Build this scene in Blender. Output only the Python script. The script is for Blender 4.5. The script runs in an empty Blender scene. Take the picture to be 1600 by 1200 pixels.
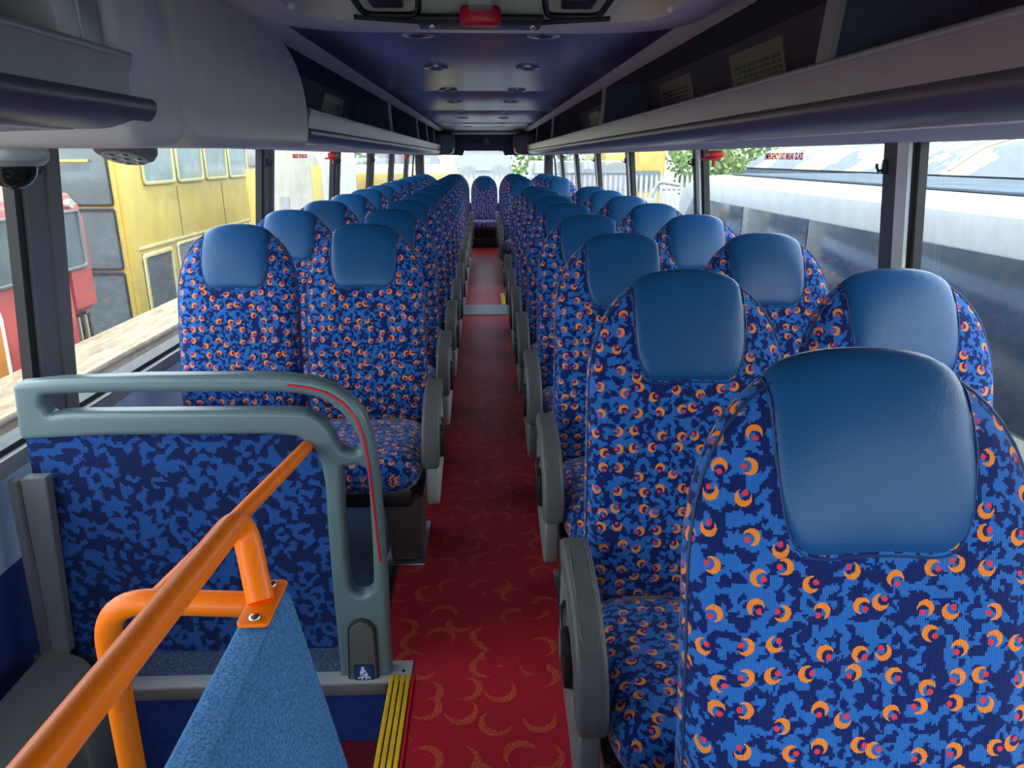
import bpy, bmesh, math, random
from mathutils import Vector, Matrix
random.seed(7)
S = bpy.context.scene
COL = S.collection
PI = math.pi

# ---------------------------------------------------------------- camera, world, sun, exposure
cam_data = bpy.data.cameras.new('camera')
cam = bpy.data.objects.new('camera', cam_data)
COL.objects.link(cam)
cam_data.sensor_width = 36.0
cam_data.lens = 36.0 * 1110.0 / 1600.0
cam_data.clip_start = 0.03
cam_data.clip_end = 400
CR = ((0.99931, -0.03719, 0.0), (-0.01131, -0.30389, -0.95264), (0.03543, 0.95198, -0.3041))
right = Vector(CR[0]).normalized()
fwd = Vector(CR[2]).normalized()
right = (right - fwd * right.dot(fwd)).normalized()
up = right.cross(fwd)
cam.matrix_world = Matrix(((right.x, up.x, -fwd.x, 0.0), (right.y, up.y, -fwd.y, 0.0), (right.z, up.z, -fwd.z, 1.4), (0, 0, 0, 1)))
S.camera = cam
S.view_settings.view_transform = 'Standard'
S.view_settings.look = 'None'
S.view_settings.gamma = 1.0
S.view_settings.use_curve_mapping = False
S.view_settings.exposure = 2.5
try:
    S.cycles.max_bounces = 10
    S.cycles.transparent_max_bounces = 24
    S.cycles.diffuse_bounces = 6
    S.cycles.glossy_bounces = 4
    S.cycles.caustics_reflective = False
    S.cycles.caustics_refractive = False
    S.cycles.sample_clamp_indirect = 6.0
    S.cycles.use_denoising = True
except Exception:
    pass
W = bpy.data.worlds.new('sky')
S.world = W
W.use_nodes = True
wn = W.node_tree
wn.nodes.clear()
wo = wn.nodes.new('ShaderNodeOutputWorld')
wb = wn.nodes.new('ShaderNodeBackground')
tcw = wn.nodes.new('ShaderNodeTexCoord')
nsw = wn.nodes.new('ShaderNodeTexNoise')
nsw.inputs['Scale'].default_value = 2.2
nsw.inputs['Detail'].default_value = 6
rmp = wn.nodes.new('ShaderNodeValToRGB')
rmp.color_ramp.elements[0].position = 0.38
rmp.color_ramp.elements[0].color = (0.52, 0.68, 0.92, 1)
rmp.color_ramp.elements[1].position = 0.6
rmp.color_ramp.elements[1].color = (0.95, 0.97, 1.0, 1)
wn.links.new(tcw.outputs['Generated'], nsw.inputs['Vector'])
wn.links.new(nsw.outputs['Fac'], rmp.inputs['Fac'])
wn.links.new(rmp.outputs['Color'], wb.inputs['Color'])
wb.inputs['Strength'].default_value = 1.1
wn.links.new(wb.outputs[0], wo.inputs[0])
sun_d = bpy.data.lights.new('sun', 'SUN')
sun_d.energy = 1.1
sun_d.angle = math.radians(6)
sun_d.color = (1.0, 0.95, 0.86)
sun = bpy.data.objects.new('sun', sun_d)
COL.objects.link(sun)
sun.location = (6, -6, 12)
sun.rotation_euler = Vector((-0.12, 0.45, -0.95)).to_track_quat('-Z', 'Y').to_euler()

# ---------------------------------------------------------------- material helpers
def newmat(name):
    m = bpy.data.materials.new(name)
    m.use_nodes = True
    return m, m.node_tree, m.node_tree.nodes['Principled BSDF']

def N(nt, t, **kw):
    n = nt.nodes.new(t)
    for k, v in kw.items():
        setattr(n, k, v)
    return n

def math_(nt, op, a, b=None, c=None):
    n = nt.nodes.new('ShaderNodeMath')
    n.operation = op
    for i, v in enumerate((a, b, c)):
        if v is None:
            continue
        if isinstance(v, (int, float)):
            n.inputs[i].default_value = v
        else:
            nt.links.new(v, n.inputs[i])
    return n.outputs[0]

def vmath(nt, op, a, b=None, scale=None):
    n = nt.nodes.new('ShaderNodeVectorMath')
    n.operation = op
    for i, v in enumerate((a, b)):
        if v is None:
            continue
        if isinstance(v, (tuple, list)):
            n.inputs[i].default_value = v
        else:
            nt.links.new(v, n.inputs[i])
    if scale is not None:
        n.inputs['Scale'].default_value = scale
    return n.outputs['Value'] if op in ('LENGTH', 'DISTANCE', 'DOT_PRODUCT') else n.outputs[0]

def mixc(nt, fac, a, b):
    n = nt.nodes.new('ShaderNodeMix')
    n.data_type = 'RGBA'
    for sock, v in ((n.inputs[0], fac), (n.inputs[6], a), (n.inputs[7], b)):
        if isinstance(v, (int, float)):
            sock.default_value = v
        elif isinstance(v, (tuple, list)):
            sock.default_value = (v[0], v[1], v[2], 1)
        else:
            nt.links.new(v, sock)
    return n.outputs[2]

def noise(nt, vec, scale, detail=2, rough=0.5):
    n = nt.nodes.new('ShaderNodeTexNoise')
    n.inputs['Scale'].default_value = scale
    n.inputs['Detail'].default_value = detail
    n.inputs['Roughness'].default_value = rough
    if vec is not None:
        nt.links.new(vec, n.inputs['Vector'])
    return n.outputs['Fac']

def coords(nt, uv=False):
    return nt.nodes.new('ShaderNodeTexCoord').outputs['UV' if uv else 'Object']

def geo_pos(nt):
    return nt.nodes.new('ShaderNodeNewGeometry').outputs['Position']

def bump(nt, p, h, strength, dist):
    b = nt.nodes.new('ShaderNodeBump')
    b.inputs['Strength'].default_value = strength
    b.inputs['Distance'].default_value = dist
    nt.links.new(h, b.inputs['Height'])
    nt.links.new(b.outputs[0], p.inputs['Normal'])

def plain(name, col, rough=0.5, metal=0.0, var=0.06, vscale=9.0, bmp=0.0, bscale=300, spec=0.5, coat=0.0):
    m, nt, p = newmat(name)
    v = geo_pos(nt)
    f = noise(nt, v, vscale, 4, 0.6)
    lo = tuple(c * (1 - var) for c in col)
    hi = tuple(min(1, c * (1 + var)) for c in col)
    r = N(nt, 'ShaderNodeMapRange')
    r.inputs[1].default_value = 0.3
    r.inputs[2].default_value = 0.7
    nt.links.new(f, r.inputs[0])
    nt.links.new(mixc(nt, r.outputs[0], lo, hi), p.inputs['Base Color'])
    p.inputs['Roughness'].default_value = rough
    p.inputs['Metallic'].default_value = metal
    p.inputs['Specular IOR Level'].default_value = spec
    p.inputs['Coat Weight'].default_value = coat
    if bmp:
        bump(nt, p, noise(nt, v, bscale, 3), bmp, 0.002)
    return m

def crescents(nt, vec2, scale, r1, r2, off, doff, dr, randomness=0.58):
    """vec2 scaled coords; returns (crescent mask, dot mask, cell colour)"""
    v = vmath(nt, 'SCALE', vec2, scale=scale)
    vo = N(nt, 'ShaderNodeTexVoronoi', voronoi_dimensions='2D', feature='F1')
    vo.inputs['Scale'].default_value = 1.0
    vo.inputs['Randomness'].default_value = randomness
    nt.links.new(v, vo.inputs['Vector'])
    d = vmath(nt, 'SUBTRACT', v, vo.outputs['Position'])
    sep = N(nt, 'ShaderNodeSeparateColor')
    nt.links.new(vo.outputs['Color'], sep.inputs[0])
    ang = math_(nt, 'MULTIPLY', sep.outputs[0], 2 * PI)
    cs = math_(nt, 'COSINE', ang)
    sn = math_(nt, 'SINE', ang)
    comb = N(nt, 'ShaderNodeCombineXYZ')
    nt.links.new(cs, comb.inputs[0])
    nt.links.new(sn, comb.inputs[1])
    sx = N(nt, 'ShaderNodeSeparateXYZ')
    nt.links.new(d, sx.inputs[0])
    c2 = N(nt, 'ShaderNodeCombineXYZ')
    nt.links.new(sx.outputs[0], c2.inputs[0])
    nt.links.new(sx.outputs[1], c2.inputs[1])
    d = c2.outputs[0]
    l1 = vmath(nt, 'LENGTH', d)
    o = vmath(nt, 'SCALE', comb.outputs[0], scale=off)
    l2 = vmath(nt, 'DISTANCE', d, o)
    o3 = vmath(nt, 'SCALE', comb.outputs[0], scale=doff)
    l3 = vmath(nt, 'DISTANCE', d, o3)
    m1 = math_(nt, 'MULTIPLY', math_(nt, 'LESS_THAN', l1, r1), math_(nt, 'GREATER_THAN', l2, r2))
    m2 = math_(nt, 'LESS_THAN', l3, dr)
    return m1, m2, vo.outputs['Color']

def camo(nt, vec2, cell=0.0026, scale=42, thr=0.5):
    sn = vmath(nt, 'SNAP', vec2, (cell, cell, cell))
    nz = N(nt, 'ShaderNodeTexNoise', noise_dimensions='2D')
    nz.inputs['Scale'].default_value = scale * 1.3
    nz.inputs['Detail'].default_value = 1.0
    nt.links.new(sn, nz.inputs['Vector'])
    dis = vmath(nt, 'SCALE', vmath(nt, 'SUBTRACT', nz.outputs['Color'], (0.5, 0.5, 0.5)), scale=0.012)
    w = vmath(nt, 'ADD', sn, dis)
    vo = N(nt, 'ShaderNodeTexVoronoi', voronoi_dimensions='2D', distance='CHEBYCHEV')
    vo.inputs['Scale'].default_value = scale * 2.1
    nt.links.new(w, vo.inputs['Vector'])
    sep = N(nt, 'ShaderNodeSeparateColor')
    nt.links.new(vo.outputs['Color'], sep.inputs[0])
    return math_(nt, 'GREATER_THAN', sep.outputs[0], thr)

def fabric_mat(name, with_crescents=True, navy=(0.003, 0.015, 0.115), blue=(0.022, 0.15, 0.48), thr=0.5, cell=0.0026, scale=54):
    m, nt, p = newmat(name)
    uv = coords(nt, True)
    mask = camo(nt, uv, cell, scale, thr)
    colr = mixc(nt, mask, navy, blue)
    if with_crescents:
        wig = vmath(nt, 'SNAP', uv, (0.0011, 0.0011, 0.0011))
        c1, c2, _ = crescents(nt, wig, 24.0, 0.245, 0.178, 0.115, 0.155, 0.086)
        colr = mixc(nt, c1, colr, (1.0, 0.27, 0.03))
        colr = mixc(nt, c2, colr, (0.85, 0.045, 0.07))
    nt.links.new(colr, p.inputs['Base Color'])
    p.inputs['Roughness'].default_value = 0.85
    p.inputs['Specular IOR Level'].default_value = 0.25
    p.inputs['Sheen Weight'].default_value = 0.25
    p.inputs['Sheen Roughness'].default_value = 0.4
    wv = N(nt, 'ShaderNodeTexWave')
    wv.inputs['Scale'].default_value = 110
    wv.inputs['Distortion'].default_value = 0.4
    nt.links.new(uv, wv.inputs['Vector'])
    bump(nt, p, wv.outputs['Fac'], 0.35, 0.001)
    return m

def speckle(name, base, dots, scale=420, thr=0.62, rough=0.7):
    m, nt, p = newmat(name)
    v = geo_pos(nt)
    f = noise(nt, v, scale, 1)
    k = math_(nt, 'GREATER_THAN', f, thr)
    g = noise(nt, v, 3.0, 4)
    b = mixc(nt, g, tuple(c * 0.8 for c in base), tuple(c * 1.2 for c in base))
    nt.links.new(mixc(nt, k, b, dots), p.inputs['Base Color'])
    p.inputs['Roughness'].default_value = rough
    return m

M = {}
M['fabric'] = fabric_mat('blue crescent moquette')
M['fabric_plain'] = fabric_mat('blue camouflage moquette', False, (0.002, 0.011, 0.075), (0.012, 0.075, 0.28), 0.55, 0.004, 30)

def leather():
    m, nt, p = newmat('navy leather')
    v = coords(nt)
    f = noise(nt, v, 5, 3)
    nt.links.new(mixc(nt, f, (0.006, 0.070, 0.20), (0.012, 0.105, 0.29)), p.inputs['Base Color'])
    p.inputs['Roughness'].default_value = 0.38
    p.inputs['Specular IOR Level'].default_value = 0.42
    vo = N(nt, 'ShaderNodeTexVoronoi')
    vo.inputs['Scale'].default_value = 420
    nt.links.new(v, vo.inputs['Vector'])
    bump(nt, p, math_(nt, 'ADD', math_(nt, 'MULTIPLY', vo.outputs['Distance'], 0.5), math_(nt, 'MULTIPLY', noise(nt, v, 40, 3), 2.0)), 0.25, 0.0012)
    return m
M['leather'] = leather()
M['piping'] = plain('dark blue piping', (0.01, 0.04, 0.13), 0.5)
M['grey_plastic'] = plain('mid grey moulded plastic', (0.17, 0.18, 0.17), 0.5, bmp=0.15)
M['arm_pad'] = plain('dark grey padded vinyl', (0.105, 0.105, 0.10), 0.55, bmp=0.3)
M['pale_plastic'] = plain('pale grey moulded plastic', (0.42, 0.44, 0.42), 0.4)
M['lip'] = plain('worn brown grey edging', (0.16, 0.14, 0.14), 0.45)
M['black'] = plain('black plastic', (0.008, 0.008, 0.009), 0.45)
M['dark'] = plain('dark grey panel', (0.02, 0.022, 0.026), 0.6)
M['pedestal'] = plain('brown grey painted metal', (0.11, 0.095, 0.092), 0.45)
M['guard'] = plain('grey green moulded polycarbonate', (0.12, 0.185, 0.19), 0.33, var=0.04, bmp=0.06, bscale=600)
M['beige'] = plain('warm grey shell plastic', (0.66, 0.66, 0.60), 0.38, var=0.05)
M['shell'] = plain('cool grey shell plastic', (0.70, 0.72, 0.70), 0.4, var=0.05)
M['pillar'] = plain('grey pillar trim', (0.15, 0.165, 0.17), 0.45)
M['pillar_dark'] = plain('dark grey pillar trim', (0.055, 0.062, 0.068), 0.5)
M['strip'] = plain('pale grey pillar strip', (0.62, 0.70, 0.66), 0.45)
M['pillar_pale'] = plain('pale grey aluminium strip', (0.40, 0.43, 0.42), 0.35, 0.3)
M['rubber'] = plain('black window rubber', (0.012, 0.013, 0.014), 0.5)
M['rail_metal'] = plain('brushed aluminium', (0.62, 0.62, 0.60), 0.32, 0.35, bmp=0.05)
M['lilac'] = plain('lilac grey soffit cloth', (0.50, 0.51, 0.64), 0.75, bmp=0.3)
M['roll'] = plain('purple grey roll moulding', (0.085, 0.083, 0.11), 0.32)
M['fascia'] = plain('grey rack fascia', (0.30, 0.33, 0.31), 0.36)
M['rackcloth'] = plain('dark blue grey rack carpet', (0.10, 0.12, 0.175), 0.9, bmp=0.5, bscale=500)
M['vent'] = plain('grey vent plate', (0.20, 0.205, 0.19), 0.5)
M['orange'] = plain('orange powder coat', (1.0, 0.20, 0.003), 0.40, var=0.01, spec=0.3, coat=0.08)
M['red'] = plain('red plastic', (0.62, 0.012, 0.025), 0.35)
M['yellow_tread'] = plain('yellow stair nosing', (0.82, 0.50, 0.02), 0.5, var=0.15, vscale=25)
M['groove'] = plain('dark nosing groove', (0.05, 0.035, 0.005), 0.8)
M['steel'] = plain('bright screw steel', (0.6, 0.6, 0.6), 0.25, 1.0)
M['blue_wall'] = speckle('royal blue wall carpet', (0.012, 0.035, 0.20), (0.05, 0.09, 0.30), 500, 0.63, 0.95)
M['pale_blue'] = plain('pale blue side panel', (0.52, 0.68, 0.92), 0.5, var=0.03)
M['side_floor'] = speckle('blue flecked vinyl', (0.035, 0.07, 0.15), (0.28, 0.36, 0.5), 350, 0.64, 0.6)
M['rear_panel'] = plain('dark navy rear panel', (0.02, 0.032, 0.06), 0.5)
M['plinth'] = plain('black plinth', (0.010, 0.012, 0.016), 0.5)
M['letter'] = plain('bright red window lettering', (0.95, 0.03, 0.05), 0.5)
M['white'] = plain('white print', (0.85, 0.86, 0.88), 0.5)
M['sign_blue'] = plain('sign blue', (0.01, 0.05, 0.25), 0.4)
M['tread_red'] = speckle('red stair vinyl', (0.16, 0.006, 0.012), (0.4, 0.09, 0.02), 350, 0.66, 0.5)

def flock():
    m, nt, p = newmat('blue flock carpet')
    v = geo_pos(nt)
    f = noise(nt, v, 260, 4, 0.7)
    g = noise(nt, v, 14, 3)
    r = N(nt, 'ShaderNodeMapRange')
    r.inputs[1].default_value = 0.35
    r.inputs[2].default_value = 0.68
    nt.links.new(f, r.inputs[0])
    c = mixc(nt, r.outputs[0], (0.018, 0.085, 0.19), (0.15, 0.36, 0.68))
    nt.links.new(mixc(nt, g, c, mixc(nt, 0.5, c, (0.055, 0.19, 0.44))), p.inputs['Base Color'])
    p.inputs['Roughness'].default_value = 1.0
    p.inputs['Specular IOR Level'].default_value = 0.1
    bump(nt, p, f, 0.8, 0.004)
    return m
M['flock'] = flock()

def aisle_carpet():
    m, nt, p = newmat('red speckled aisle vinyl')
    v = geo_pos(nt)
    big = noise(nt, v, 1.5, 4)
    base = mixc(nt, big, (0.38, 0.010, 0.022), (0.48, 0.016, 0.032))
    c1, _, _ = crescents(nt, v, 9.5, 0.42, 0.37, 0.15, 0.1, 0.05, 0.85)
    n1 = noise(nt, v, 300, 2, 0.7)
    sp = math_(nt, 'MULTIPLY', c1, math_(nt, 'GREATER_THAN', n1, 0.54))
    base = mixc(nt, sp, base, (0.70, 0.20, 0.045))
    n2 = noise(nt, v, 190, 1)
    base = mixc(nt, math_(nt, 'GREATER_THAN', n2, 0.70), base, (0.05, 0.006, 0.02))
    nt.links.new(base, p.inputs['Base Color'])
    p.inputs['Roughness'].default_value = 0.42
    p.inputs['Specular IOR Level'].default_value = 0.45
    bump(nt, p, n1, 0.25, 0.001)
    return m
M['aisle'] = aisle_carpet()
M['grey_strip'] = plain('worn grey floor strip', (0.30, 0.30, 0.31), 0.4)

def glass(name, tint=(0.94, 0.97, 0.96), dirt=0.035):
    m = bpy.data.materials.new(name)
    m.use_nodes = True
    nt = m.node_tree
    nt.nodes.clear()
    out = N(nt, 'ShaderNodeOutputMaterial')
    tr = N(nt, 'ShaderNodeBsdfTransparent')
    tr.inputs[0].default_value = (*tint, 1)
    gl = N(nt, 'ShaderNodeBsdfGlossy')
    gl.inputs['Roughness'].default_value = 0.02
    df = N(nt, 'ShaderNodeBsdfDiffuse')
    df.inputs[0].default_value = (0.7, 0.72, 0.74, 1)
    fr = N(nt, 'ShaderNodeLayerWeight')
    fr.inputs[0].default_value = 0.5
    frs = math_(nt, 'ADD', math_(nt, 'MULTIPLY', math_(nt, 'POWER', fr.outputs['Facing'], 4.5), 0.45), 0.035)
    mx = N(nt, 'ShaderNodeMixShader')
    nt.links.new(frs, mx.inputs[0])
    nt.links.new(tr.outputs[0], mx.inputs[1])
    nt.links.new(gl.outputs[0], mx.inputs[2])
    v = geo_pos(nt)
    mp = N(nt, 'ShaderNodeMapping')
    mp.inputs['Scale'].default_value = (1, 1, 0.35)
    nt.links.new(v, mp.inputs[0])
    f1 = noise(nt, mp.outputs[0], 18, 6, 0.7)
    f2 = math_(nt, 'GREATER_THAN', noise(nt, v, 170, 1), 0.76)
    r = N(nt, 'ShaderNodeMapRange')
    r.inputs[1].default_value = 0.4
    r.inputs[2].default_value = 0.8
    r.inputs[4].default_value = dirt * 3
    nt.links.new(f1, r.inputs[0])
    a = math_(nt, 'ADD', r.outputs[0], math_(nt, 'MULTIPLY', f2, dirt * 3))
    m2 = N(nt, 'ShaderNodeMixShader')
    nt.links.new(math_(nt, 'ADD', a, dirt * 0.5), m2.inputs[0])
    nt.links.new(mx.outputs[0], m2.inputs[1])
    nt.links.new(df.outputs[0], m2.inputs[2])
    nt.links.new(m2.outputs[0], out.inputs[0])
    return m
M['glass'] = glass('dusty window glass')
M['rear_glass'] = glass('rear window glass', dirt=0.02)
def solid_glass(name, col, rough=0.08):
    m, nt, p = newmat(name)
    v = geo_pos(nt)
    nt.links.new(mixc(nt, noise(nt, v, 3, 5, 0.65), tuple(c * 0.6 for c in col), tuple(c * 1.5 for c in col)), p.inputs['Base Color'])
    p.inputs['Roughness'].default_value = rough
    p.inputs['Specular IOR Level'].default_value = 0.5
    return m

# ---------------------------------------------------------------- geometry helpers
def link(name, me, mat=None, parent=None, smooth=True, sharp=35):
    if mat is not None:
        me.materials.clear()
        me.materials.append(mat)
    if smooth:
        me.polygons.foreach_set('use_smooth', [True] * len(me.polygons))
        try:
            me.set_sharp_from_angle(angle=math.radians(sharp))
        except Exception:
            pass
    me.update()
    o = bpy.data.objects.new(name, me)
    COL.objects.link(o)
    if parent is not None:
        o.parent = parent
    return o

def from_bm(name, bm, mat, parent=None, smooth=True, recalc=True, sharp=35):
    if recalc:
        bmesh.ops.recalc_face_normals(bm, faces=bm.faces[:])
    me = bpy.data.meshes.new(name)
    bm.to_mesh(me)
    bm.free()
    return link(name, me, mat, parent, smooth, sharp)

def thing(name, label, cat, loc=(0, 0, 0), group=None):
    o = bpy.data.objects.new(name, None)
    o.empty_display_size = 0.1
    COL.objects.link(o)
    o.location = loc
    o['label'] = label
    o['category'] = cat
    if group:
        o['group'] = group
    return o

def tag(o, label, cat, group=None):
    o['label'] = label
    o['category'] = cat
    if group:
        o['group'] = group
    return o

def struct(o):
    o['kind'] = 'structure'
    return o

def add_box(bm, x0, x1, y0, y1, z0, z1, bev=0.0, seg=2):
    r = bmesh.ops.create_cube(bm, size=1.0)
    vs = r['verts']
    for v in vs:
        v.co = Vector(((x0 + x1) / 2 + v.co.x * (x1 - x0), (y0 + y1) / 2 + v.co.y * (y1 - y0), (z0 + z1) / 2 + v.co.z * (z1 - z0)))
    if bev > 0:
        es = list({e for v in vs for e in v.link_edges})
        bmesh.ops.bevel(bm, geom=es, offset=bev, segments=seg, affect='EDGES', profile=0.5)
    return vs

def box(name, x0, x1, y0, y1, z0, z1, mat, parent=None, bev=0.0):
    bm = bmesh.new()
    add_box(bm, min(x0, x1), max(x0, x1), min(y0, y1), max(y0, y1), min(z0, z1), max(z0, z1), bev)
    return from_bm(name, bm, mat, parent)

def add_hexa(bm, c):
    """c: 8 corners, bottom ring 0-3, top ring 4-7"""
    v = [bm.verts.new(p) for p in c]
    for f in ((0, 3, 2, 1), (4, 5, 6, 7), (0, 1, 5, 4), (1, 2, 6, 5), (2, 3, 7, 6), (3, 0, 4, 7)):
        bm.faces.new([v[i] for i in f])
    return v

def hexa(name, c, mat, parent=None, bev=0.0):
    bm = bmesh.new()
    add_hexa(bm, c)
    if bev:
        bmesh.ops.bevel(bm, geom=bm.edges[:], offset=bev, segments=2, affect='EDGES')
    return from_bm(name, bm, mat, parent)

def ext_y(name, prof, y0, y1, mat, parent=None, mirror=1, bev=0.0, smooth=True):
    """closed (x,z) profile extruded along y"""
    bm = bmesh.new()
    a = [bm.verts.new((p[0] * mirror, y0, p[1])) for p in prof]
    b = [bm.verts.new((p[0] * mirror, y1, p[1])) for p in prof]
    n = len(prof)
    for i in range(n):
        bm.faces.new((a[i], a[(i + 1) % n], b[(i + 1) % n], b[i]))
    bm.faces.new(a)
    bm.faces.new(b[::-1])
    if bev:
        bmesh.ops.bevel(bm, geom=bm.edges[:], offset=bev, segments=2, affect='EDGES')
    return from_bm(name, bm, mat, parent, smooth)

def fillet(pts, r, seg=6, closed=False):
    pts = [Vector(p) for p in pts]
    n = len(pts)
    out = []
    for i, p in enumerate(pts):
        if not closed and i in (0, n - 1):
            out.append(p)
            continue
        a = pts[i - 1] - p
        b = pts[(i + 1) % n] - p
        d = min(r, a.length * 0.49, b.length * 0.49)
        p0 = p + a.normalized() * d
        p1 = p + b.normalized() * d
        for k in range(seg + 1):
            t = k / seg
            out.append(p0 * (1 - t) ** 2 + p * 2 * t * (1 - t) + p1 * t * t)
    return out

def tube_bm(bm, pts, r, nseg=12, closed=False, cap=True):
    pts = [Vector(p) for p in pts]
    n = len(pts)
    rings = []
    t0 = (pts[1] - pts[0]).normalized()
    ref = Vector((0, 0, 1)) if abs(t0.z) < 0.9 else Vector((1, 0, 0))
    u = t0.cross(ref).normalized()
    for i in range(n):
        if closed:
            t = (pts[(i + 1) % n] - pts[i - 1]).normalized()
        else:
            t = (pts[min(i + 1, n - 1)] - pts[max(i - 1, 0)]).normalized()
        u = (u - t * u.dot(t)).normalized()
        w = t.cross(u)
        rr = r[i] if isinstance(r, (list, tuple)) else r
        rings.append([bm.verts.new(pts[i] + (u * math.cos(2 * PI * k / nseg) + w * math.sin(2 * PI * k / nseg)) * rr) for k in range(nseg)])
    m = n if closed else n - 1
    for i in range(m):
        A, B = rings[i], rings[(i + 1) % n]
        for k in range(nseg):
            bm.faces.new((A[k], A[(k + 1) % nseg], B[(k + 1) % nseg], B[k]))
    if cap and not closed:
        bm.faces.new(rings[0][::-1])
        bm.faces.new(rings[-1])

def tube(name, pts, r, mat, parent=None, nseg=12, closed=False):
    bm = bmesh.new()
    tube_bm(bm, pts, r, nseg, closed)
    return from_bm(name, bm, mat, parent, sharp=50)

def plate(name, loops, thick, bevel, mat, parent=None, matrix=None, res=2, smoothloops=False, dome=True):
    """filled 2D outline(s) with rounded edges; local XY plane, thickness along Z"""
    cu = bpy.data.curves.new(name, 'CURVE')
    cu.dimensions = '2D'
    cu.fill_mode = 'BOTH'
    cu.extrude = max(0.0, thick / 2 - bevel)
    cu.bevel_depth = bevel
    cu.bevel_resolution = res
    cu.offset = -bevel
    for lp in loops:
        s = cu.splines.new('POLY')
        s.points.add(len(lp) - 1)
        for i, p in enumerate(lp):
            s.points[i].co = (p[0], p[1], 0, 1)
        s.use_cyclic_u = True
    tmp = bpy.data.objects.new('tmp', cu)
    COL.objects.link(tmp)
    dg = bpy.context.evaluated_depsgraph_get()
    me = bpy.data.meshes.new_from_object(tmp.evaluated_get(dg), depsgraph=dg)
    bpy.data.objects.remove(tmp)
    bpy.data.curves.remove(cu)
    bm = bmesh.new()
    bm.from_mesh(me)
    bmesh.ops.remove_doubles(bm, verts=bm.verts[:], dist=0.0002)
    if matrix is not None:
        bm.transform(matrix)
    bmesh.ops.recalc_face_normals(bm, faces=bm.faces[:])
    bm.to_mesh(me)
    bm.free()
    me.name = name
    return link(name, me, mat, parent, True, 40)

def smooth_loop(pts, seg=4):
    """closed Catmull-Rom"""
    n = len(pts)
    out = []
    for i in range(n):
        p0, p1, p2, p3 = [Vector((*pts[(i + k) % n], 0)) for k in (-1, 0, 1, 2)]
        for s in range(seg):
            t = s / seg
            q = 0.5 * ((2 * p1) + (p2 - p0) * t + (2 * p0 - 5 * p1 + 4 * p2 - p3) * t * t + (3 * p1 - p0 - 3 * p2 + p3) * t ** 3)
            out.append((q.x, q.y))
    return out

XZ = Matrix(((1, 0, 0, 0), (0, 0, -1, 0), (0, 1, 0, 0), (0, 0, 0, 1)))      # local (x,y) -> world (x,z)
YZ = Matrix(((0, 0, 1, 0), (1, 0, 0, 0), (0, 1, 0, 0), (0, 0, 0, 1)))       # local (x,y) -> world (y,z), thickness along x
def T(x, y, z):
    return Matrix.Translation((x, y, z))

def text(name, s, size, mat, matrix, parent=None, ext=0.0004, sx=1.0):
    cu = bpy.data.curves.new(name, 'FONT')
    cu.body = s
    cu.size = size
    cu.extrude = ext
    cu.offset = 0.0006
    cu.align_x = 'CENTER'
    cu.align_y = 'CENTER'
    cu.resolution_u = 2
    tmp = bpy.data.objects.new('tmp', cu)
    COL.objects.link(tmp)
    dg = bpy.context.evaluated_depsgraph_get()
    me = bpy.data.meshes.new_from_object(tmp.evaluated_get(dg), depsgraph=dg)
    bpy.data.objects.remove(tmp)
    bpy.data.curves.remove(cu)
    me.transform(matrix @ Matrix.Diagonal((sx, 1, 1, 1)))
    me.name = name
    return link(name, me, mat, parent, False)

def pillow(name, outline, center, f_out, mat, parent=None, nr=9, m=6.0, k=0.5, deform=None, flatback=False):
    """closed cushion: outline = 2D points, thickness profile (1-s^m)^k; f_out(x,y,side)->half thickness.
       local (x, y, h) -> deform(x, y, h). UV in metres of surface run."""
    n = len(outline)
    c = Vector(center)
    ss = [1 - (1 - i / nr) ** 2.0 for i in range(1, nr + 1)]
    bm = bmesh.new()
    uvl = bm.loops.layers.uv.new('UVMap')
    uvm = {}
    def mk(x, y, h):
        q = deform(x, y, h) if deform else (x, y, h)
        return bm.verts.new(q)
    sides = []
    for side in (1, -1):
        cv = mk(c.x, c.y, side * f_out(c.x, c.y, side))
        uvm[cv] = (c.x, c.y)
        rings = []
        for s in ss:
            ring = []
            for j, p in enumerate(outline):
                q = c + (Vector(p) - c) * s
                h = side * f_out(q.x, q.y, side) * max(0.0, 1 - s ** m) ** k
                if s == 1.0 and side == -1:
                    ring.append(sides[0][1][-1][j])
                    continue
                v = mk(q.x, q.y, h)
                prev = rings[-1][j] if rings else cv
                d = (v.co - prev.co).length
                pu = Vector(uvm[prev])
                dr = (Vector(p) - c).normalized()
                u = pu + dr * d
                uvm[v] = (u.x, u.y)
                ring.append(v)
            rings.append(ring)
        sides.append((cv, rings))
    for si, (cv, rings) in enumerate(sides):
        for j in range(n):
            j2 = (j + 1) % n
            fs = [(cv, rings[0][j], rings[0][j2])]
            for i in range(len(rings) - 1):
                fs.append((rings[i][j], rings[i + 1][j], rings[i + 1][j2], rings[i][j2]))
            for f in fs:
                if si == 1:
                    f = f[::-1]
                fc = bm.faces.new(f)
                for lp in fc.loops:
                    lp[uvl].uv = uvm[lp.vert]
    return from_bm(name, bm, mat, parent, True, True, 60)

def copy_tree(o, parent=None):
    c = o.copy()
    COL.objects.link(c)
    if parent is not None:
        c.parent = parent
    for ch in list(o.children):
        copy_tree(ch, c)
    return c

# wall lean: distance of the side glass from the bus axis at height z
def WL(z):
    return 1.222 - 0.105 * (z - 0.69)

# ================================================================= structure
YF, YR = -1.9, 12.45           # front and rear of the upper deck
ZC = 1.80
SILL = 0.69
WELL = (-1.18, -0.255, -1.2, 1.68)   # stairwell opening x0,x1,y0,y1

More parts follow.
